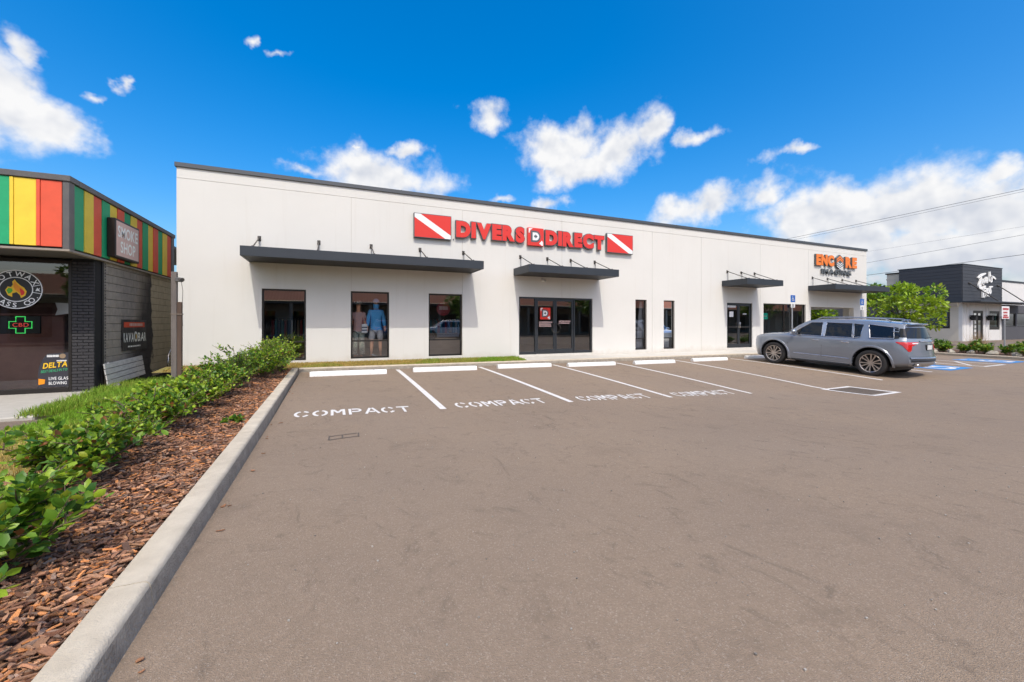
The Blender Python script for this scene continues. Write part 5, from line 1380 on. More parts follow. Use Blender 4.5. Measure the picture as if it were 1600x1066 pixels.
def leaf_rows(P, A, Nn, Ln, Wd, curl, cols, fold=.18):
    """vectorised leaves: base points P, axis A, normal Nn -> verts, faces, colours (8 verts, 6 faces each)"""
    A = A / np.linalg.norm(A, axis=1, keepdims=True); S = np.cross(A, Nn); S /= np.linalg.norm(S, axis=1, keepdims=True) + 1e-9; Nn = np.cross(S, A)
    L_ = Ln[:, None]; W = Wd[:, None]; c = curl[:, None]
    prof = [(.0, .0), (.32, .40), (.68, .46), (1.0, .0)]
    v0 = P; m1 = P + A * L_ * .34 - Nn * W * fold; m2 = P + A * L_ * .70 - Nn * (W * fold) - Nn * L_ * c * .5
    t = P + A * L_ - Nn * L_ * c * 1.2
    l1 = P + A * L_ * .30 + S * W * .42; r1 = P + A * L_ * .30 - S * W * .42
    l2 = P + A * L_ * .66 + S * W * .5 - Nn * L_ * c * .45; r2 = P + A * L_ * .66 - S * W * .5 - Nn * L_ * c * .45
    V = np.stack([v0, l1, m1, r1, l2, m2, r2, t], 1).reshape(-1, 3)
    n = len(P); base = (np.arange(n) * 8)[:, None]
    F4 = np.array([[1, 2, 5, 4], [2, 3, 6, 5]]); F3 = np.array([[0, 2, 1], [0, 3, 2], [4, 5, 7], [5, 6, 7]])
    f = [tuple(r) for r in (F4[None] + base[:, :, None]).reshape(-1, 4)] + [tuple(r) for r in (F3[None] + base[:, :, None]).reshape(-1, 3)]
    return V, f, np.repeat(cols, 8, 0)

def leaf_obj(name, V, f, col, parent, m='leaf', kind='stuff'):
    me = bpy.data.meshes.new(name); o3 = np.array(ORG.get(parent.name, (0, 0, 0))) if parent else np.zeros(3)
    me.from_pydata((V - o3).tolist(), [], f); me.materials.append(M[m])
    ca = me.color_attributes.new('Col', 'FLOAT_COLOR', 'POINT'); ca.data.foreach_set('color', np.hstack([col, np.ones((len(col), 1))]).astype('f').ravel())
    me.polygons.foreach_set('use_smooth', [True] * len(me.polygons)); me.update()
    o = bpy.data.objects.new(name, me); C.objects.link(o); o.parent = parent
    if kind: o['kind'] = kind
    return o

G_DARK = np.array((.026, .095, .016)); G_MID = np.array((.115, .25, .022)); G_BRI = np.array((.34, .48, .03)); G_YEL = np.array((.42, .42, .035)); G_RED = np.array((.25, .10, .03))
def shrub(base, height, width, stems, leaf, seed, label, tone=0.0, group='shrubs along the kerb bed', name='shrub', upright=.55, cat='shrub', nl=13):
    rg = np.random.default_rng(seed); bx, by, bz = base
    t = thing(name, label, cat, base, group)
    mb = MB(); P, A, Nn, Ln, Wd, Cc = [], [], [], [], [], []
    for s in range(stems):
        az = 2 * math.pi * (s + rg.uniform(0, .9)) / stems; lean = rg.uniform(.10, 1.05); hh = height * rg.uniform(.55, 1.02) * (1.0 - .28 * lean)
        rr_ = width / 2 * lean * rg.uniform(.75, 1.1)
        p0 = np.array((bx + rg.normal(0, .04), by + rg.normal(0, .04), bz - .02))
        tip = p0 + np.array((math.cos(az) * rr_, math.sin(az) * rr_, hh)); ctl = p0 + np.array((math.cos(az) * rr_ * .35, math.sin(az) * rr_ * .35, hh * .7))
        pts = [(1 - u) ** 2 * p0 + 2 * u * (1 - u) * ctl + u * u * tip + rg.normal(0, .006, 3) for u in np.linspace(0, 1, 6)]
        mb.tube([tuple(p) for p in pts], list(np.linspace(.009, .003, 6)), 4, cap=False)
        br = [(pts, 0.25)]
        for q in range(rg.integers(3, 6)):
            u = rg.uniform(.3, .9); o_ = (1 - u) ** 2 * p0 + 2 * u * (1 - u) * ctl + u * u * tip
            a2 = az + rg.normal(0, 1.1); l2 = rg.uniform(.16, .36) * height; el = rg.uniform(.1, 1.15)
            e = o_ + np.array((math.cos(a2) * math.cos(el), math.sin(a2) * math.cos(el), math.sin(el))) * l2
            bp = [o_ + (e - o_) * w for w in np.linspace(0, 1, 4)]
            mb.tube([tuple(p) for p in bp], list(np.linspace(.005, .002, 4)), 4, cap=False); br.append((bp, 0.05))
        for bp, st in br:
            n = nl if len(bp) == 6 else max(6, nl - 3)
            for k in range(n):
                u = st + (1 - st) * (k + rg.uniform(0, .8)) / n; u = min(u, .999); f_ = u * (len(bp) - 1); i = int(f_); p = bp[i] + (bp[min(i + 1, len(bp) - 1)] - bp[i]) * (f_ - i)
                d = bp[min(i + 1, len(bp) - 1)] - bp[i]; d = d / (np.linalg.norm(d) + 1e-9)
                side = np.cross(d, rg.normal(0, 1, 3)); side /= np.linalg.norm(side) + 1e-9
                a_ = d * rg.uniform(.25, .8) + side * rg.uniform(.5, 1.0) + np.array((0, 0, rg.uniform(-.1, .35)))
                if u > .93: a_ = d + side * .35
                nn = np.array((0, 0, 1)) * .9 + rg.normal(0, .45, 3)
                P.append(p); A.append(a_); Nn.append(nn); l_ = leaf * rg.uniform(.6, 1.15) * (1.0 if u < .8 else .8); Ln.append(l_); Wd.append(l_ * rg.uniform(.52, .68))
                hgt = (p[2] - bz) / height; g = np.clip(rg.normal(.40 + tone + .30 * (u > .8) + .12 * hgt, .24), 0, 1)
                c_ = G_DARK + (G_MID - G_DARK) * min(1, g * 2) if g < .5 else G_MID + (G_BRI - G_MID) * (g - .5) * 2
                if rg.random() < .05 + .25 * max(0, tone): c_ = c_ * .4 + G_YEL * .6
                if rg.random() < .03: c_ = G_RED * rg.uniform(.6, 1.5)
                Cc.append(c_)
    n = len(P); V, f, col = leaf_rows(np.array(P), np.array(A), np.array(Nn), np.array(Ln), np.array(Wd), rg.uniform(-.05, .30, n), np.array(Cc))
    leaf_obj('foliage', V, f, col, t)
    obj('stem', mb, 'stem', t, fixn=False)
    return t
sh = [  # x, y, height, width, stems, seed, tone, label
    (-1.90, 2.10, 0.52, .95, 16, 1, .02, 'nearest shrub, cut by the left edge, with long glossy leaves'),
    (-1.74, 2.85, 0.50, .85, 17, 2, -.02, 'second nearest low shrub with bright shoots over the bark mulch'),
    (-1.90, 3.55, 0.36, .75, 13, 3, -.10, 'low dark leaved shrub before the dry patch of lawn'),
    (-1.88, 4.30, 0.47, .92, 20, 4, .02, 'bushy shrub with dense dark base and pale green tips, fourth along the bed'),
    (-2.00, 5.05, 0.40, .80, 16, 5, .08, 'light green shrub leaning towards the lawn, fifth along the bed'),
    (-1.93, 5.85, 0.50, .95, 20, 6, .0, 'sixth shrub along the bed, broad and mid green'),
    (-2.00, 6.65, 0.52, .90, 18, 7, .10, 'yellow green shrub midway along the bed'),
    (-1.93, 7.45, 0.60, .90, 18, 8, .16, 'shrub with yellow shoots below the timber post'),
    (-1.90, 8.30, 0.66, .90, 18, 9, -.08, 'dark green shrub beyond the yellow one, ninth along the bed'),
    (-1.80, 9.20, 0.78, .85, 18, 10, -.12, 'tall dark spiky shrub against the white wall'),
    (-1.75, 10.10, 0.72, .85, 16, 11, -.05, 'dark shrub between the spiky one and the bright far clump'),
    (-1.60, 11.00, 0.82, .9, 18, 12, .02, 'shrub with feathery top just before the far end of the bed'),
    (-1.50, 11.80, 0.92, .95, 20, 13, .12, 'bright green shrub covering the corner of the first window'),
    (-1.38, 12.45, 0.88, .95, 20, 14, .16, 'lime green shrub at the far end by the kerb corner'),
]
for x, y, h, w, st, sd_, tone, lab in sh:
    x += .12
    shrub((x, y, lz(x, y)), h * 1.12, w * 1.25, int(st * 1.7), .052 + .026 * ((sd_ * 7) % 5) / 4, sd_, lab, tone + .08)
for x, y, h, w, sd_, lab in ((-1.2, 6.4, .11, .2, 31, 'tiny seedling sprouting in the bark mulch beside the kerb'), (-1.9, 3.0, .2, .3, 32, 'small sprig at the foot of the dark leaved shrub'), (-2.6, 11.8, .45, .6, 33, 'yellowish small bush at the foot of the timber post')):
    shrub((x, y, lz(x, y)), h, w, 6, .055, sd_, lab, .2 if sd_ == 33 else .05, nl=8)

# ---- bark mulch
rg = np.random.default_rng(5)
CHIPC = np.array([(.34, .185, .115), (.27, .145, .09), (.20, .105, .068), (.11, .068, .05), (.50, .29, .17), (.55, .25, .10), (.28, .20, .155), (.36, .21, .13)])
def chip(mbv, p, L_, W, T_, yaw, tilt, roll):
    ca, sa = math.cos(yaw), math.sin(yaw)
    a = np.array((ca * math.cos(tilt), sa * math.cos(tilt), math.sin(tilt))); b = np.array((-sa * math.cos(roll), ca * math.cos(roll), math.sin(roll))); n = np.cross(a, b)
    w0, w1, k = rg.uniform(.35, 1), rg.uniform(.3, 1), rg.uniform(-.3, .3)
    o = [(-.5, -.5 * w0), (.5, -.5 * w1 + k * .3), (.5 * rg.uniform(.75, 1), .5 * w1 + k * .3), (-.5 * rg.uniform(.75, 1), .5 * w0), (0, -.5), (0, .5)]
    ring = [o[0], o[4], o[1], o[2], o[5], o[3]]; bow = rg.uniform(-.25, .25)
    vs = [p + a * u * L_ + b * v * W + n * (T_ / 2 + bow * W * (abs(u) < .1)) for u, v in ring] + [p + a * u * L_ * .95 + b * v * W * .9 + n * (-T_ / 2 + bow * W * (abs(u) < .1)) for u, v in ring]
    return vs
CF = [(0, 1, 4, 5), (1, 2, 3, 4), (11, 10, 7, 6), (10, 9, 8, 7)] + [(i, 6 + i, 6 + (i + 1) % 6, (i + 1) % 6) for i in range(6)]
mat('bark_chip', (.2, .1, .05), .85, attr=True, spec=.25, bump=.4, bscale=160)
bed = bpy.data.objects['planting_bed']
mbs = MB(); chips = []
def spread(n, y0, y1, s0, s1):
    for _ in range(n):
        y = rg.uniform(y0, y1); x = kx(y) - .165 - abs(rg.normal(0, .6)) if rg.random() < .55 else rg.uniform(-2.4, kx(y) - .165)
        if x < -2.5: x = rg.uniform(-2.3, -1.0)
        L_ = rg.uniform(s0, s1) * (1.6 if rg.random() < .12 else 1); z = lz(x, y) + rg.uniform(.002, .035)
        chips.append((x, y, z, L_, L_ * rg.uniform(.16, .42)))
spread(10500, .6, 4.5, .018, .062); spread(7000, 4.5, 8.5, .025, .07); spread(5200, 8.5, 13.1, .035, .08)
chips.sort(key=lambda c: -(c[3] / math.hypot(c[0], c[1])) - (10 if c[0] > -1.35 and 1.6 < c[1] < 5 else 0) * .01)
for i, (x, y, z, L_, W) in enumerate(chips):
    vs = chip(None, np.array((x, y, z)), L_, W, rg.uniform(.004, .009), rg.uniform(0, 6.28), rg.normal(0, .18), rg.normal(0, .25))
    c_ = CHIPC[rg.integers(0, len(CHIPC))] * rg.uniform(.6, 1.5) * np.array((1.06, .98, .92))
    if i < 300:
        k = MB(); k.add(vs, CF, 0, tuple(c_)); obj('bark_chip', k, 'bark_chip', bed, fixn=False)
    else: mbs.add(vs, CF, 0, tuple(c_))
o = obj('bark_mulch', mbs, 'bark_chip', bed, fixn=False); o['kind'] = 'stuff'
# a few stray chips and dry leaves on the lot by the kerb corner
lv = MB()
for _ in range(60):
    x = rg.uniform(-.75, .1); y = 12.9 - abs(rg.normal(0, .5)) if rg.random() < .7 else rg.uniform(2, 12); x = x if y > 11.5 else kx(y) + .05 + abs(rg.normal(0, .06))
    lv.add(chip(None, np.array((x, y, gz(x, y) + .008)), rg.uniform(.02, .06), rg.uniform(.01, .03), .004, rg.uniform(0, 6.3), rg.normal(0, .1), rg.normal(0, .15)), CF, 0, tuple(np.array((.34, .17, .09)) * rg.uniform(.6, 1.2)))
tag(obj('leaf_litter', lv, 'bark_chip', fixn=False), 'brown dry leaves and bark swept into the kerb corner', 'litter', kind='stuff')
# loose grit on the open asphalt
lv = MB()
for _ in range(500):
    x = rg.uniform(-.6, 9); y = rg.uniform(.8, 7); s = rg.uniform(.003, .008)
    lv.add(chip(None, np.array((x, y, gz(x, y) + .004)), s * 1.5, s * 1.2, s, rg.uniform(0, 6.3), 0, 0), CF, 0, tuple(np.array((.45, .41, .36)) * (rg.uniform(.35, 1.1))))
tag(obj('grit', lv, 'bark_chip', fixn=False), 'loose grit and small stones scattered over the asphalt', 'grit', kind='stuff')

# ---- grass
def grass(name, label, n, region, zf, hmin, hmax, dry, seed):
    rg_ = np.random.default_rng(seed)
    pts = region(rg_, n); k = len(pts)
    z = np.array([zf(x, y) for x, y in pts]); P = np.column_stack([pts, z])
    dr = dry(pts, rg_); yaw = rg_.uniform(0, 6.283, k); lean = np.abs(rg_.normal(.25, .35, k)); H = rg_.uniform(hmin, hmax, k) * (1 - .35 * dr)
    tip = P + np.column_stack([np.cos(yaw) * lean * H, np.sin(yaw) * lean * H, H]); s = np.column_stack([-np.sin(yaw), np.cos(yaw), np.zeros(k)]) * rg_.uniform(.003, .006, k)[:, None]
    mid = P * .45 + tip * .55 + np.array((0, 0, 1)) * (H * .08)[:, None]
    V = np.stack([P - s, P + s, mid + s * .8, mid - s * .8, tip], 1).reshape(-1, 3); b = (np.arange(k) * 5)[:, None]
    f = [tuple(r) for r in (np.array([[0, 1, 2, 3]]) + b)] + [tuple(r) for r in (np.array([[3, 2, 4]]) + b)]
    gr = np.array((.20, .37, .03)); dy = np.array((.52, .36, .12)); col = gr + (dy - gr) * dr[:, None]; col = col * rg_.uniform(.65, 1.25, (k, 1))
    o_ = leaf_obj(name, V, f, np.repeat(col, 5, 0), None, 'grass_blade'); tag(o_, label, 'grass', kind='stuff'); return o_
def vnoise(pts, s, ph=0): return .5 + .25 * np.sin(pts[:, 0] * s + ph + 1.7 * np.sin(pts[:, 1] * s * .6)) + .25 * np.sin(pts[:, 1] * s * .8 + 2 * ph + np.sin(pts[:, 0] * s * 1.3))
def reg_lawn(rg_, n):
    p = np.column_stack([rg_.uniform(-4.55, -2.1, n), rg_.uniform(1.5, 14.1, n)]); edge = -4.25 + .12 * np.sin(p[:, 1] * 2.1)
    return p[(p[:, 0] > edge) | (p[:, 1] > 12.2)]
def dry_lawn(p, rg_):
    near = np.clip((8.2 - p[:, 1]) / 2.2, 0, 1) ; d = near * .95 + (1 - near) * (vnoise(p, 2.1, .5) - .55) * 1.2
    g2 = np.exp(-((p[:, 1] - 11) / 2.6) ** 2) * .9
    return np.clip(d - g2 + rg_.normal(0, .22, len(p)), 0, 1)
grass('lawn_grass', 'grass between the shrubs and the smoke shop, dry yellow near and green beyond', 52000, reg_lawn, lz, .03, .085, dry_lawn, 3)
def reg_strip(rg_, n): return np.column_stack([rg_.uniform(-4.0, 6.35, n), rg_.uniform(13.24, 14.2, n)])
def dry_strip(p, rg_): return np.clip(.95 - .75 * np.clip((p[:, 0] - 2) / 4.0, 0, 1) - .35 * (vnoise(p, 2.6) > .62) + rg_.normal(0, .2, len(p)), 0, 1)
grass('strip_grass', 'narrow strip of yellowing grass along the foot of the white wall', 26000, reg_strip, strip_z, .03, .085, dry_strip, 8)

def reg_tall(rg_, n): return np.column_stack([rg_.uniform(-4.85, -3.2, n), rg_.uniform(9.6, 14.0, n)])
grass('tall_grass', 'lush bright green grass growing up against the smoke shop side wall', 17000, reg_tall, lz, .06, .20, lambda p, r_: np.clip(.35 * (vnoise(p, 2.4, 1) - .45) + r_.normal(.12, .15, len(p)), 0, 1), 17)

# ---- trees
def tree(base, height, crown_r, crown_h, seed, label, leaf=.16, n=5200, tone=.1, group=None, name='tree', trunk=.12, cz=None):
    rg_ = np.random.default_rng(seed); bx, by, bz = base
    t = thing(name, label, 'tree', base, group); mb = MB()
    cz = bz + height - crown_h * .52 if cz is None else cz
    fork = np.array((bx, by, bz + (cz - bz) * .55)); mb.tube([(bx, by, bz - .1), tuple((np.array((bx, by, bz)) + fork) / 2 + rg_.normal(0, .04, 3)), tuple(fork)], [trunk, trunk * .85, trunk * .7], 9)
    cl = []
    for k in range(26):
        d = rg_.normal(0, 1, 3); d /= np.linalg.norm(d); r_ = rg_.uniform(.45, .92)
        c_ = np.array((bx + d[0] * crown_r * r_, by + d[1] * crown_r * r_, cz + d[2] * crown_h * .5 * r_ + .10 * crown_h * (1 - abs(d[0])))); cl.append((c_, rg_.uniform(.17, .32) * crown_r))
        m_ = (fork + c_) / 2 + rg_.normal(0, .12, 3) - np.array((0, 0, .1)); mb.tube([tuple(fork), tuple(m_), tuple(c_)], [trunk * .35, trunk * .2, .012], 5, cap=False)
    obj('trunk', mb, 'bark', t, smooth='all', fixn=False)
    ci = rg_.integers(0, len(cl), n); cc = np.array([cl[i][0] for i in ci]); cr_ = np.array([cl[i][1] for i in ci]); cto = np.clip(rg_.normal(.0, .16, len(cl)), -.3, .35)[ci]
    d = rg_.normal(0, 1, (n, 3)); d /= np.linalg.norm(d, axis=1, keepdims=True); rad = rg_.uniform(.35, 1.0, n) ** .5
    P = cc + d * (cr_ * rad)[:, None] * np.array((1, 1, .85)); A = d + rg_.normal(0, .5, (n, 3)) + np.array((0, 0, .2)); Nn = np.array((0, 0, 1)) + rg_.normal(0, .5, (n, 3))
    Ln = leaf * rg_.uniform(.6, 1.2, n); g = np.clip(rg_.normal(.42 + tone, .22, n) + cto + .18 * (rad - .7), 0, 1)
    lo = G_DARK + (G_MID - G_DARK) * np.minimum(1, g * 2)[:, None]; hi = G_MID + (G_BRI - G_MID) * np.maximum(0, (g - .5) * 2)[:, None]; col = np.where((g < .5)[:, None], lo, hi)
    yl = rg_.random(n) < .06 + .1 * tone; col[yl] = col[yl] * .45 + G_YEL * .55
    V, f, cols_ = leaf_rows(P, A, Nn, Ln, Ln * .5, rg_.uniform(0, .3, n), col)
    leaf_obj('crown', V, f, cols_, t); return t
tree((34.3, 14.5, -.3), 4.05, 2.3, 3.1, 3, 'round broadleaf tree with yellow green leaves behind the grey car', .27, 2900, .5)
tree((32.6, 19.2, -.3), 3.6, 1.7, 3.4, 5, 'leafy green tree seen through the porch opening of the white store', .24, 3600, .3)
tree((75, 36, -.4), 6.9, 3.4, 4.0, 9, 'distant green tree above the dark roof right of the store', .6, 1800, -.02)
tree((-12.6, 20, -.4), 5.45, 1.6, 2.0, 12, 'tree top just showing over the striped shop fascia', .22, 1500, .0)

# ---- hedge and stones on the island
mat('rock', (.50, .46, .38), .9, var=(.38, .34, .27), vscale=4, bump=.6, bscale=20)
isl = [(27.25, 4.3), (27.55, 5.2), (27.9, 6.0), (28.2, 6.9), (28.5, 7.7), (28.75, 8.5), (29.0, 9.3), (29.2, 10.1), (29.4, 10.9), (29.6, 11.8), (28.6, 5.0), (29.1, 6.6), (29.5, 8.2), (29.9, 9.8), (30.2, 11.3)]
ordn = ['first', 'second', 'third', 'fourth', 'fifth', 'sixth', 'seventh', 'eighth', 'ninth', 'tenth']
for k, (x, y) in enumerate(isl):
    back = k >= 10
    lab = ('back row hedge shrub on the far island, %s from the right' % ordn[k - 10]) if back else ('front row hedge shrub on the far island, %s from the right' % ordn[k])
    shrub((x + .35, y, gz(x, y) + .11), .55 if not back else .72, 1.0, 11, .13, 60 + k, lab, -.06 + .1 * (k % 3 == 0), 'hedge shrubs on the far island', nl=8)
og = np.random.default_rng(2)
def rock_mesh(seed):
    r_ = np.random.default_rng(seed); mb = MB(); n, m = 9, 6; ph = r_.uniform(0, 6, 6)
    for j in range(m + 1):
        th = math.pi * j / m
        for i in range(n):
            a = 2 * math.pi * i / n; q = 1 + .18 * math.sin(2 * a + ph[0]) + .15 * math.sin(3 * th + ph[1] + a) + .1 * math.sin(5 * a + ph[2]); mb.v.append((q * math.sin(th) * math.cos(a), q * .75 * math.sin(th) * math.sin(a), q * .6 * math.cos(th)))
    for j in range(m):
        for i in range(n): mb.f.append((j * n + i, (j + 1) * n + i, (j + 1) * n + (i + 1) % n, j * n + (i + 1) % n)); mb.m.append(0)
    return mb
rm = [obj('boulder', rock_mesh(s), 'rock', smooth=True) for s in (1, 2, 3)]
k = 0
for (x, y) in [(27.35, 4.8), (27.75, 5.7), (28.0, 6.5), (28.35, 7.3), (28.6, 8.1), (28.85, 8.9), (29.05, 9.7), (29.2, 10.5), (29.4, 11.35)]:
    if k < 3: b = rm[k]
    else: b = rm[k % 3].copy(); C.objects.link(b)
    s = og.uniform(.16, .27); b.scale = (s, s, s); b.location = (x + .12, y, gz(x, y) + .16); b.rotation_euler = (0, 0, og.uniform(0, 6))
    tag(b, 'pale limestone boulder under the island hedge, %s from the right' % ordn[k], 'boulder', 'pale boulders edging the far island'); k += 1
# tuft of tan ornamental grass
rgt = np.random.default_rng(21); mb = MB()
og_t = thing('ornamental_grass', 'tuft of tan ornamental grass in front of the far restaurant door', 'grass', (33.5, 10.9, -.25))
for _ in range(260):
    a = rgt.uniform(0, 6.28); l_ = rgt.uniform(.5, 1.15); ln = abs(rgt.normal(.25, .2)); p = (33.5 + rgt.normal(0, .18), 10.9 + rgt.normal(0, .18), -.28); q = (p[0] + math.cos(a) * ln * l_, p[1] + math.sin(a) * ln * l_, p[2] + l_)
    mb.add([(p[0] - .012, p[1], p[2]), (p[0] + .012, p[1], p[2]), q], [(0, 1, 2)], 0, tuple(np.array((.50, .33, .13)) * rgt.uniform(.6, 1.2)))
obj('blades', mb, 'grass_blade', og_t, fixn=False)['kind'] = 'stuff'
# ================================================================== RESTAURANT ON THE RIGHT
mat('slate_board', (.040, .044, .054), .6, var=(.050, .054, .064), vscale=2, stretch=(.3, .3, 6))
mat('cream_wall', (.66, .60, .50), .85, var=(.60, .545, .45), vscale=1.5)
mat('white_wall', (.74, .73, .71), .85, var=(.68, .67, .65), vscale=2)
mat('grey_wall', (.085, .085, .095), .8)
rs = thing('restaurant', 'dark slate clad restaurant with white lower walls beyond the lot', 'restaurant', (54, 17.3, -.3))
RX, RY = 50.4, 17.3
def ident(x, y, z): return (x, y, z)
def sidef(x, y, z): return (RX + (y - RY), x, z)     # plane facing -X, x runs along Y
# lower walls with openings
SW = [(18.1, 20.1, .75, 2.55)]; FW = [(52.35, 54.35, -.25, 2.35), (55.55, 57.7, .62, 2.35)]
mb = slab_with_openings(MB(), RX, 58.1, -.4, 3.12, FW, RY, RY + .25); obj('front_wall', mb, 'white_wall', rs, fixn=False)
mb = slab_with_openings(MB(), RY + .25, 21.7, -.4, 3.12, SW, RY, RY + .25, fn=sidef); obj('side_wall', mb, 'cream_wall', rs, fixn=True)
window(18.1, 20.1, .75, 2.55, y=RY + .06, gl='teal_glass', fr='bronze', t=.12, parent=rs, fn=sidef)
window(55.55, 57.7, .62, 2.35, y=RY + .06, gl='teal_glass', fr='bronze', t=.22, parent=rs, fn=ident)
mb = MB(); mb.bbox(52.36, RY + .03, -.25, 52.6, RY + .12, 2.34, .01); mb.bbox(54.1, RY + .03, -.25, 54.34, RY + .12, 2.34, .01); mb.bbox(52.6, RY + .03, 2.12, 54.1, RY + .12, 2.34, .01); mb.bbox(53.3, RY + .03, -.25, 53.42, RY + .12, 2.12, .01)
df = obj('door_frame', mb, 'bronze', rs)
for a, b in ((52.6, 53.3), (53.42, 54.1)):
    mb = MB(); mb.add([(a, RY + .07, -.25), (b, RY + .07, -.25), (b, RY + .07, 2.12), (a, RY + .07, 2.12)], [(0, 1, 2, 3)]); obj('pane', mb, 'teal_glass', df)
bars(rs, 52.75, 1.55, .42, .22, 5, 'white_sign', 13, yy=lambda a, b, d: (a, RY + .06, b))
# slate upper storey: one object per board
bh = .30; z = 3.14; k = 0
while z < 6.3:
    h = min(bh, 6.36 - z)
    mb = MB(); mb.bbox(RX - .02, RY - .03, z + .008, 58.12, RY + .02, z + h, .012); obj('cladding_board', mb, 'slate_board', rs)
    mb = MB(); mb.bbox(RX - .03, RY + .022, z + .008, RX + .02, 21.7, z + h, .012); obj('cladding_board', mb, 'slate_board', rs)
    z += bh
mb = MB(); mb.box(RX + .03, RY + .03, 3.13, 58.1, 21.68, 6.34); obj('upper_storey', mb, 'black', rs)
mb = MB(); mb.bbox(RX - .06, RY - .06, 6.361, 58.15, 21.8, 6.43, .01); obj('coping', mb, 'dark_metal', rs)
# white battens on the front wall
for x in np.arange(50.55, 58.0, .6):
    if any(a - .05 < x < b + .05 for a, b, c_, d_ in FW): continue
    mb = MB(); mb.box(x - .02, RY - .025, -.3, x + .02, RY - .001, 3.0); obj('batten', mb, 'white_wall', rs)
mb = MB(); mb.bbox(RX - .04, RY + .3, 2.75, RX - .002, 21.6, 3.08, .01); obj('cornice', mb, 'white_wall', rs)
# canopy
mb = MB(); mb.bbox(RX - .06, RY - 1.35, 3.02, 61.9, RY - .035, 3.128, .01); mb.bbox(RX - .75, RY - 1.35, 3.02, RX - .07, 22, 3.128, .01); cn = obj('canopy', mb, 'dark_metal', rs)
for x in (51.6, 57.2):
    mb = MB(); mb.tube([(x, RY - .05, 4.75), (x + 1.9, RY - 1.2, 3.14)], .04, 6); mb.bbox(x - .25, RY - .12, 4.70, x + .12, RY - .04, 4.80, .01); obj('tie_rod', mb, 'rod', cn)
# right wing
RW = [(58.9, 61.4, .9, 2.2), (61.7, 64.2, .9, 2.2), (64.5, 67, .9, 2.2)]
mb = slab_with_openings(MB(), 58.12, 72, -.4, 3.0, RW, RY + .05, RY + .3); obj('wing_wall', mb, 'grey_wall', rs, fixn=False)
mat('blind', (.50, .52, .55), .7)
for a, b, c_, d_ in RW:
    wfm = window(a, b, c_, d_, y=RY + .12, gl='store_glass', fr='bronze', t=.07, parent=rs, fn=ident)
    mb = MB(); n = 16
    for i in range(n): mb.box(a + .08 + (b - a - .16) * i / n, RY + .2, c_ + .05, a + .08 + (b - a - .16) * (i + .9) / n, RY + .215, d_ - .05)
    obj('blind', mb, 'blind', wfm)
mb = MB(); mb.box(58.14, RY + .4, 3.01, 72, 24, 5.25); obj('upper_wing', mb, 'white_wall', rs)
mb = MB(); mb.bbox(58.13, RY + .35, 5.252, 72.1, 24.1, 5.42, .01); obj('coping', mb, 'dark_metal', rs)
mb = MB(); mb.box(RX + .3, RY + .3, -.39, 58, 30, .0); obj('interior_floor', mb, 'interior_dark', rs)
mb = MB(); mb.box(RX + .5, 20.5, 0, 58, 20.6, 3.1); mb.box(57.9, RY + .4, 0, 58.0, 20.4, 3.1); obj('interior_wall', mb, 'interior_dark', rs)
# rear wing, chimney
mb = MB(); mb.box(RX + .6, 21.72, -.4, 66, 34, 4.85); obj('rear_wing', mb, 'grey_wall', rs)
mb = MB(); mb.bbox(RX + .45, 21.8, 4.852, 66.1, 34.1, 4.98, .01); obj('coping', mb, 'dark_metal', rs)
mb = MB(); mb.bbox(RX + 1.2, 22.0, 4.99, RX + 2.2, 23.2, 6.15, .01); obj('chimney', mb, 'cream_wall', rs); mb = MB(); mb.bbox(RX + 1.1, 21.9, 6.152, RX + 2.3, 23.3, 6.27, .01); obj('chimney_cap', mb, 'bronze', rs)
# wall lanterns
for x, lab in ((51.75, 'black wall lantern left of the restaurant door'), (54.95, 'black wall lantern between the restaurant door and window'), (58.05, 'black wall lantern at the corner of the grey wing')):
    l = thing('wall_lantern', lab, 'lantern', (x, RY - .2, 1.6), 'wall lanterns on the restaurant')
    mb = MB(); mb.bbox(x - .16, RY - .42, 1.48, x + .16, RY - .10, 1.86, .03); obj('housing', mb, 'black', l)
    mb = MB(); mb.bbox(x - .22, RY - .48, 1.862, x + .22, RY - .06, 1.93, .03); obj('cap', mb, 'black', l); mb = MB(); mb.bbox(x - .10, RY - .098, 1.55, x + .10, RY - .027, 1.8, .01); obj('bracket', mb, 'black', l)
# script sign
ss = thing('script_sign', 'white brush script sign in two lines on the dark slate wall', 'sign', (54.6, RY, 4))
def brush(pts, w):
    mb = MB(); n = len(pts)
    k_ = 6; P_ = np.array(pts, float)
    q = [cr(P_, t) for t in np.linspace(0, n - 1, (n - 1) * k_ + 1)]
    vs = []
    for i, p in enumerate(q):
        d = q[min(i + 1, len(q) - 1)] - q[max(i - 1, 0)]; d = d / (np.linalg.norm(d) + 1e-9); ww = w * (.35 + .65 * math.sin(math.pi * min(.95, max(.05, i / (len(q) - 1)))))
        s = np.array((-d[1], d[0])) * ww / 2
        for e in (1, -1): vs += [(p[0] + e * s[0], RY - .16, p[1] + e * s[1]), (p[0] + e * s[0], RY - .05, p[1] + e * s[1])]
    fs = []
    for i in range(len(q) - 1): fs += [(i * 4, i * 4 + 2, i * 4 + 6, i * 4 + 4), (i * 4, i * 4 + 4, i * 4 + 5, i * 4 + 1), (i * 4 + 2, i * 4 + 3, i * 4 + 7, i * 4 + 6)]
    mb.add(vs, fs); obj('brush_stroke', mb, 'white_sign', ss, fixn=False)
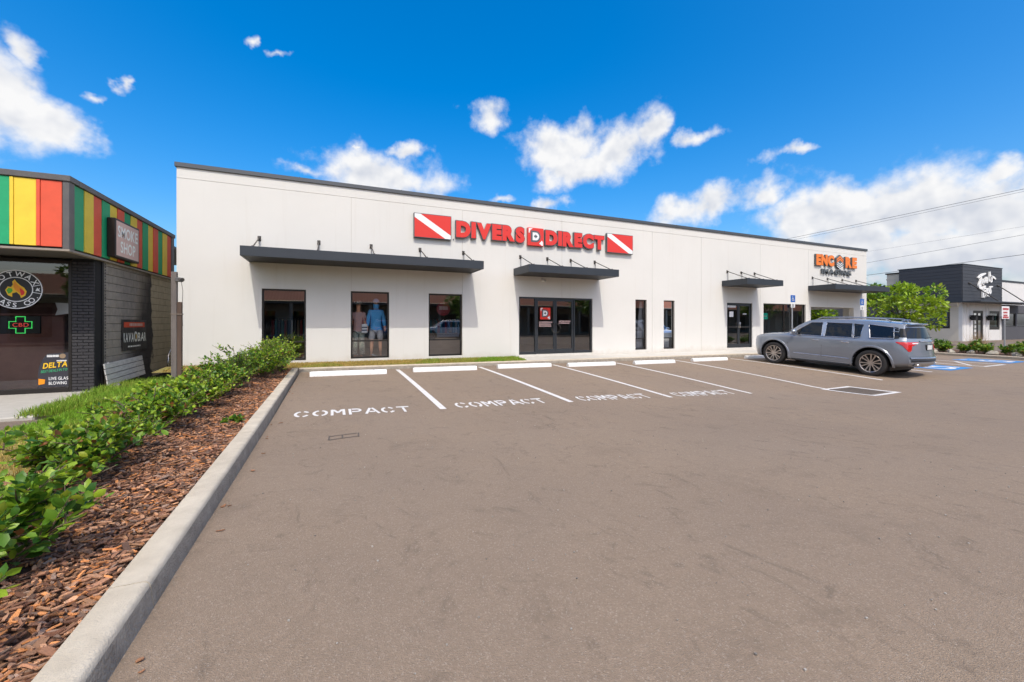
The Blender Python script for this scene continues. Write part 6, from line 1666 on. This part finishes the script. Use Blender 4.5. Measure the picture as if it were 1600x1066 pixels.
for pts, w in (([(52.9, 5.25), (53.6, 5.55), (54.4, 5.75)], .22), ([(53.6, 5.35), (53.3, 4.9), (53.1, 4.55), (53.3, 4.4), (53.5, 4.7)], .24), ([(53.6, 4.75), (53.8, 5.1), (53.9, 4.75), (54.1, 5.2), (54.2, 4.85)], .20), ([(54.2, 4.9), (54.5, 5.35), (54.75, 5.2), (54.5, 4.95), (54.8, 4.95)], .20),
               ([(55.25, 5.95), (55.2, 5.5), (55.1, 5.0)], .24), ([(55.1, 5.3), (55.5, 5.55), (55.6, 5.1), (55.3, 5.0)], .20), ([(55.4, 5.55), (56.0, 5.45), (56.4, 5.3)], .20),
               ([(53.5, 4.25), (53.9, 4.45), (54.4, 4.6)], .20), ([(53.9, 4.4), (53.9, 3.9), (53.8, 3.5)], .24), ([(53.9, 4.2), (54.3, 4.4), (54.5, 4.2), (54.2, 4.0), (54.5, 3.85), (54.3, 3.6), (54.0, 3.6)], .20), ([(54.6, 3.9), (54.8, 4.35), (55.0, 4.1), (54.8, 3.9)], .20), ([(55.1, 4.5), (55.2, 4.0), (55.4, 4.1), (55.3, 4.5), (55.8, 4.6)], .20), ([(54.1, 3.5), (54.6, 3.75), (55.2, 3.7)], .16)): brush(pts, w)

# ================================================================== SIGNS ON POSTS
mat('post_metal', (.42, .43, .44), .45, .6)
mat('sign_blue', (.015, .11, .42), .4)
def access_sign(x, y, zg, label, zt=2.46, s=.33):
    t = thing('accessible_parking_sign', label, 'sign', (x, y, zg), 'blue accessible parking signs')
    mb = MB(); mb.tube([(x, y + .03, zg - .05), (x, y + .03, zt - .02)], .028, 8); obj('post', mb, 'post_metal', t, smooth=True)
    mb = MB(); mb.bbox(x - s / 2, y - .012, zt - s, x + s / 2, y - .002, zt, .003); p = obj('blue_plate', mb, 'sign_blue', t)
    fn = lambda u, v, d=0: (x - s / 2 + u * s, y - .016, zt - s + v * s)
    mb = MB(); wheelchair(mb, lambda u, v: (x - s * .34 + u * s * .68, y - .016, zt - s * .86 + v * s * .74), .11); obj('symbol', mb, 'white_sign', p, fixn=False)
    mb = MB(); mb.bbox(x - s * .45, y - .012, zt - s - .25, x + s * .45, y - .002, zt - s - .015, .003); q = obj('white_plate', mb, 'white_sign', t)
    bars(q, x - s * .32, zt - s - .11, s * .64, .03, 3, 'cloth_grey', 3, yy=lambda a, b, d: (a, y - .016, b))
    return t
access_sign(19.75, 12.45, gz(19.7, 12.45), 'blue wheelchair sign on a white post in front of the wide window', 2.50)
access_sign(25.35, 12.45, gz(25.3, 12.45), 'blue wheelchair sign against the white corner pier of the store', 2.46)
access_sign(34.6, 9.1, -.3, 'blue wheelchair sign standing in front of the grey restaurant wing', 1.72, .38)
np_ = thing('no_parking_sign', 'white sign with red lettering on a grey post behind the island hedge', 'sign', (33.2, 9.75, -.3))
x, y = 33.2, 9.75
mb = MB(); mb.tube([(x, y + .03, -.35), (x, y + .03, 1.9)], .035, 8); obj('post', mb, 'post_metal', np_, smooth=True)
mb = MB(); mb.bbox(x - .46, y - .012, 1.42, x + .46, y - .002, 2.10, .003); pl = obj('plate', mb, 'white_sign', np_)
mat('sign_red_print', (.55, .06, .07), .5)
bars(pl, x - .36, 1.90, .72, .11, 1, 'sign_red_print', 3, yy=lambda a, b, d: (a, y - .016, b)); bars(pl, x - .30, 1.72, .6, .09, 2, 'sign_red_print', 8, yy=lambda a, b, d: (a, y - .016, b)); bars(pl, x - .36, 1.46, .72, .09, 1, 'sign_red_print', 5, yy=lambda a, b, d: (a, y - .016, b))

# ================================================================== POLES AND WIRES
lp = thing('light_pole', 'dark T shaped lot light pole beyond the restaurant', 'light pole', (86.9, 38.5, -.4))
mb = MB(); mb.tube([(86.9, 38.5, -.4), (86.9, 38.5, 8.6)], [.22, .14], 8); obj('pole', mb, 'bronze', lp)
mb = MB(); mb.bbox(85.9, 38.3, 8.5, 87.9, 38.7, 8.75, .03); obj('lamp_heads', mb, 'bronze', lp)
mat('wire', (.05, .05, .055), .7)
WIRES = [((54.7, 63.43, 11.88), (67.15, 14.37, 15.75)), ((54.7, 63.43, 11.44), (67.15, 14.37, 15.51)), ((61.54, 71.36, 5.96), (70.5, 15.09, 11.6)), ((61.54, 71.36, 9.31), (73.86, 15.81, 12.85)), ((47.86, 55.5, 4.68), (60.43, 12.93, 8.15))]
for k, ((a, b), r_) in enumerate(zip(WIRES, (.022, .014, .017, .009, .022))):
    a, b = Vector(a), Vector(b); e = b + (b - a) * .35; mb = MB(); mb.tube([tuple(a + (e - a) * t - Vector((0, 0, .25 * math.sin(math.pi * t)))) for t in np.linspace(0, 1, 14)], r_, 5)
    tag(obj('power_line', mb, 'wire', smooth='all'), ['highest thick power line crossing the clouds at the right', 'thin power line just below the highest one', 'power line meeting the sky between the store and restaurant', 'faintest thin power line over the bright cloud', 'lowest thick power line running just over the slate restaurant'][k], 'power line', 'power lines')
# ================================================================== ACROSS THE STREET (mirrored in the shop windows)
mat('terracotta', (.42, .15, .075), .85, var=(.33, .11, .055), vscale=4)
mat('plaza_wall', (.30, .245, .19), .9)
pz = thing('strip_mall', 'strip mall with terracotta tile roof across the lot, mirrored in the windows', 'building', (5, -24, -.4))
mb = MB(); mb.box(-45, -24.2, -.4, 130, -24, 3.6); obj('wall', mb, 'plaza_wall', pz)
mb = MB()
for i in range(40):
    x = -42 + i * 4.2; mb.box(x, -23.99, 0, x + 2.6, -23.96, 2.6)
obj('shopfront', mb, 'car_glass', pz)
mb = MB(); mb.box(-46, -24, 3.35, 131, -20.8, 3.6); obj('soffit', mb, 'soffit', pz)
mb = MB()
for i in range(86):
    x = -44 + i * 2; mb.box(x - .15, -21.2, -.4, x + .15, -20.9, 3.36) if i % 2 == 0 else None
obj('column', mb, 'plaza_wall', pz)
mb = MB(); xs_ = np.arange(-46, 131, .15)
for x in xs_:
    h = .05 * (1 if int(round(x / .15)) % 2 else 0); mb.v += [(x, -20.6, 3.6 + h), (x, -24.6, 5.6 + h)]
mb.f = [(2 * i, 2 * i + 2, 2 * i + 3, 2 * i + 1) for i in range(len(xs_) - 1)]; mb.m = [0] * len(mb.f); obj('tile_roof', mb, 'terracotta', pz, fixn=False)
mat('car_paint_blue', (.03, .06, .16), .3, .4, coat=.8); mat('car_paint_white', (.7, .7, .7), .35, 0, coat=.8); mat('car_paint_black', (.02, .02, .022), .3, .2, coat=.8)
def recolour(src, m, loc, rz, label):
    c = copy_tree(src); c.location = loc; c.rotation_euler = (0, 0, rz); c['label'] = label; c['group'] = 'cars parked across the lot'
    def rec(o):
        if o.type == 'MESH' and o.data.materials and o.data.materials[0] == M['car_paint']:
            o.data = o.data.copy(); o.data.materials[0] = M[m]
        for ch in o.children: rec(ch)
    rec(c); return c
recolour(suv, 'car_paint_white', (-7.0, -12.5, -.34), R(180), 'white SUV parked across the lot, only seen mirrored in the first window')
recolour(suv, 'car_paint_black', (-1.2, -12.4, -.25), R(180), 'black SUV parked across the lot, mirrored in the mannequin window')
recolour(suv, 'car_paint_blue', (4.6, -12.5, -.3), R(180), 'blue SUV parked across the lot, mirrored in the third window')
recolour(suv, 'car_paint_white', (11.5, -10.0, -.36), R(90), 'white SUV driving past behind the camera, mirrored in the entrance doors')
for k, (x, y, s_) in enumerate(((-16, -16, 41), (14, -16.5, 42), (30, -15.5, 43), (48, -15, 44), (62, -15.5, 45), (76, -16, 46))):
    tree((x, y, -.4), 6.5, 2.6, 4.5, s_, 'street tree across the lot, %s from the left, seen only mirrored in glass' % ordn[k], .4, 1600, 0.0, 'street trees across the lot')

# ================================================================== MANNEQUINS
def skin_mesh(nodes, edges, root=0, sub=2):
    me = bpy.data.meshes.new('skin'); me.from_pydata([n_[0] for n_ in nodes], edges, []); o = bpy.data.objects.new('skin', me); C.objects.link(o)
    o.modifiers.new('Skin', 'SKIN'); sv_ = me.skin_vertices[0].data
    for i, n_ in enumerate(nodes): sv_[i].radius = n_[1] if isinstance(n_[1], tuple) else (n_[1], n_[1]); sv_[i].use_root = (i == root)
    o.modifiers['Skin'].use_smooth_shade = True
    m = o.modifiers.new('Sub', 'SUBSURF'); m.levels = sub; m.render_levels = sub
    dg = bpy.context.evaluated_depsgraph_get(); out = bpy.data.meshes.new_from_object(o.evaluated_get(dg)); bpy.data.objects.remove(o); bpy.data.meshes.remove(me); return out
def skin_part(name, nodes, edges, m, parent, root=0, sub=2):
    me = skin_mesh(nodes, edges, root, sub); me.name = name; me.materials.clear(); me.materials.append(M[m]); me.polygons.foreach_set('use_smooth', [True] * len(me.polygons))
    o = bpy.data.objects.new(name, me); C.objects.link(o); o.parent = parent; ORG[o.name] = (0, 0, 0); return o
mat('skin_tone', (.72, .36, .22), .5); mat('shirt_blue', (.10, .44, .85), .85, var=(.085, .38, .78), vscale=9); mat('shorts_grey', (.60, .60, .60), .9); mat('cap_blue', (.45, .55, .75), .8)
mat('print_pants', (.55, .55, .45), .9, var=(.20, .28, .24), vscale=22, vdetail=2); mat('print_top', (.60, .34, .28), .9, var=(.42, .30, .32), vscale=20, vdetail=2); mat('shoe', (.55, .38, .24), .7); mat('hair', (.10, .05, .03), .7); mat('hat', (.20, .17, .12), .9); mat('bag_stripe', (.75, .76, .78), .8)
def mannequin(name, label, loc, man, s=1.0):
    t = thing(name, label, 'mannequin', loc); ORG[t.name] = (0, 0, 0); t.scale = (s, s, s)
    sp = .13 if man else .085
    N = [((0, 0, .98), (.15, .11)), ((0, 0, 1.16), (.135, .10)), ((0, 0, 1.36), (.165, .115)), ((0, 0, 1.46), (.10, .08)), ((0, 0, 1.53), .055), ((0, -.01, 1.62), (.072, .085)), ((0, -.01, 1.72), (.078, .095)), ((0, -.005, 1.78), (.05, .06))]
    E = [(0, 1), (1, 2), (2, 3), (3, 4), (4, 5), (5, 6), (6, 7)]
    for sg in (-1, 1):
        b = len(N); ax = .235 if man else .20
        N += [((sg * .17, 0, 1.42), .062), ((sg * ax, .02, 1.18), .048), ((sg * (ax + .03), -.03, .96), .036), ((sg * (ax + .035), -.05, .88), (.022, .04)), ((sg * (ax + .03), -.06, .80), (.014, .03))]
        E += [(2, b), (b, b + 1), (b + 1, b + 2), (b + 2, b + 3), (b + 3, b + 4)]
        b = len(N); N += [((sg * .09, 0, .90), .10), ((sg * sp * .95, -.02, .50), .062), ((sg * sp, 0, .30), .058), ((sg * (sp + .01), .02, .08), .036), ((sg * (sp + .03), -.12, .03), (.04, .025))]
        E += [(0, b), (b, b + 1), (b + 1, b + 2), (b + 2, b + 3), (b + 3, b + 4)]
    body = skin_part('body', N, E, 'skin_tone', t)
    g = 1.18
    SN = [((0, 0, .86), (.18, .135)), ((0, 0, 1.0), (.175, .13)), ((0, 0, 1.18), (.165, .125)), ((0, 0, 1.36), (.19, .135)), ((0, 0, 1.47), (.10, .09)), ((0, 0, 1.51), (.075, .075))]
    SE = [(0, 1), (1, 2), (2, 3), (3, 4), (4, 5)]
    for sg in (-1, 1):
        b = len(SN); ax = .235 if man else .20
        SN += [((sg * .175, 0, 1.42), .082), ((sg * ax, .02, 1.18), .070)] + ([((sg * (ax + .03), -.03, .95), .055)] if man else []); SE += [(3, b), (b, b + 1)] + ([(b + 1, b + 2)] if man else [])
    if man:
        skin_part('shirt', SN, SE, 'shirt_blue', t, 1)
        PN = [((0, 0, .95), (.165, .12))]; PE = []
        for sg in (-1, 1):
            b = len(PN); PN += [((sg * .095, 0, .84), .12), ((sg * .125, -.01, .66), .105), ((sg * .135, -.01, .52), .105)]; PE += [(0, b), (b, b + 1), (b + 1, b + 2)]
        skin_part('shorts', PN, PE, 'shorts_grey', t)
        cap = MB(); n = 14
        for j in range(6):
            th = math.pi / 2 * j / 5
            for i in range(n): a = 2 * math.pi * i / n; cap.v.append((.10 * math.cos(a) * math.cos(th), -.01 + .118 * math.sin(a) * math.cos(th), 1.72 + .115 * math.sin(th)))
        for j in range(5):
            for i in range(n): cap.f.append((j * n + i, j * n + (i + 1) % n, (j + 1) * n + (i + 1) % n, (j + 1) * n + i)); cap.m.append(0)
        cap.add([(.075 * math.cos(a), -.10 - .11 * math.sin(a), 1.715 - .01 * math.sin(a)) for a in np.linspace(0, math.pi, 9)], [tuple(range(9))])
        obj('cap', cap, 'cap_blue', t, smooth=True, local=True)
        fm = MB(); fm.tube([(0, -.01, 1.53), (0, -.025, 1.60), (0, -.03, 1.655)], [.085, .088, .088], 14); obj('neck_gaiter', fm, 'shirt_blue', t, smooth=True, local=True)
    else:
        skin_part('top', SN[:5] + SN[6:], [(0, 1), (1, 2), (2, 3), (3, 4), (3, 5), (5, 6), (3, 7), (7, 8)], 'print_top', t, 1)
        PN = [((0, 0, .96), (.16, .12))]; PE = []
        for sg in (-1, 1):
            b = len(PN); PN += [((sg * .09, 0, .84), .115), ((sg * .10, -.01, .50), .095), ((sg * .12, 0, .22), .105), ((sg * .13, 0, .07), .115)]; PE += [(0, b), (b, b + 1), (b + 1, b + 2), (b + 2, b + 3)]
        skin_part('trousers', PN, PE, 'print_pants', t)
        h = MB(); n = 18; pr = [(.20, 1.735), (.19, 1.745), (.11, 1.755), (.105, 1.81), (.09, 1.85), (.01, 1.86)]
        for r_, z in pr:
            for i in range(n): a = 2 * math.pi * i / n; h.v.append((r_ * math.cos(a), -.01 + r_ * 1.05 * math.sin(a), z))
        for j in range(len(pr) - 1):
            for i in range(n): h.f.append((j * n + i, j * n + (i + 1) % n, (j + 1) * n + (i + 1) % n, (j + 1) * n + i)); h.m.append(0)
        obj('hat', h, 'hat', t, smooth=True, local=True)
        skin_part('hair', [((0, .04, 1.72), (.085, .06)), ((.03, .06, 1.60), (.10, .05)), ((.05, .05, 1.45), (.07, .03))], [(0, 1), (1, 2)], 'hair', t)
        bg_ = MB(); bg_.bbox(.09, -.19, .80, .27, -.11, 1.10, .02); bo_ = obj('tote_bag', bg_, 'bag_stripe', t, local=True)
        st_ = MB(); st_.tube([(.12, -.15, 1.10), (.12, -.06, 1.50), (.17, .03, 1.47), (.24, -.15, 1.10)], .012, 6); obj('strap', st_, 'deep_red', bo_, local=True)
        for zz in (.88, .97):
            st_ = MB(); st_.box(.095, -.193, zz, .265, -.1905, zz + .035); obj('stripe', st_, 'cloth_navy', bo_, local=True)
    for sg in (-1, 1):
        f = MB(); x = sg * (sp + .025); f.bbox(x - .045, -.20, 0, x + .045, .07, .055, .02); obj('shoe', f, 'shoe', t, local=True)
    return t
mannequin('mannequin', 'mannequin in blue long sleeve shirt cap and grey shorts in the shop window', (1.36, D + .42, .03), True, 1.08)
mannequin('mannequin', 'mannequin in a hat and printed trousers carrying a striped bag in the window', (.80, D + .40, .03), False, 1.02)
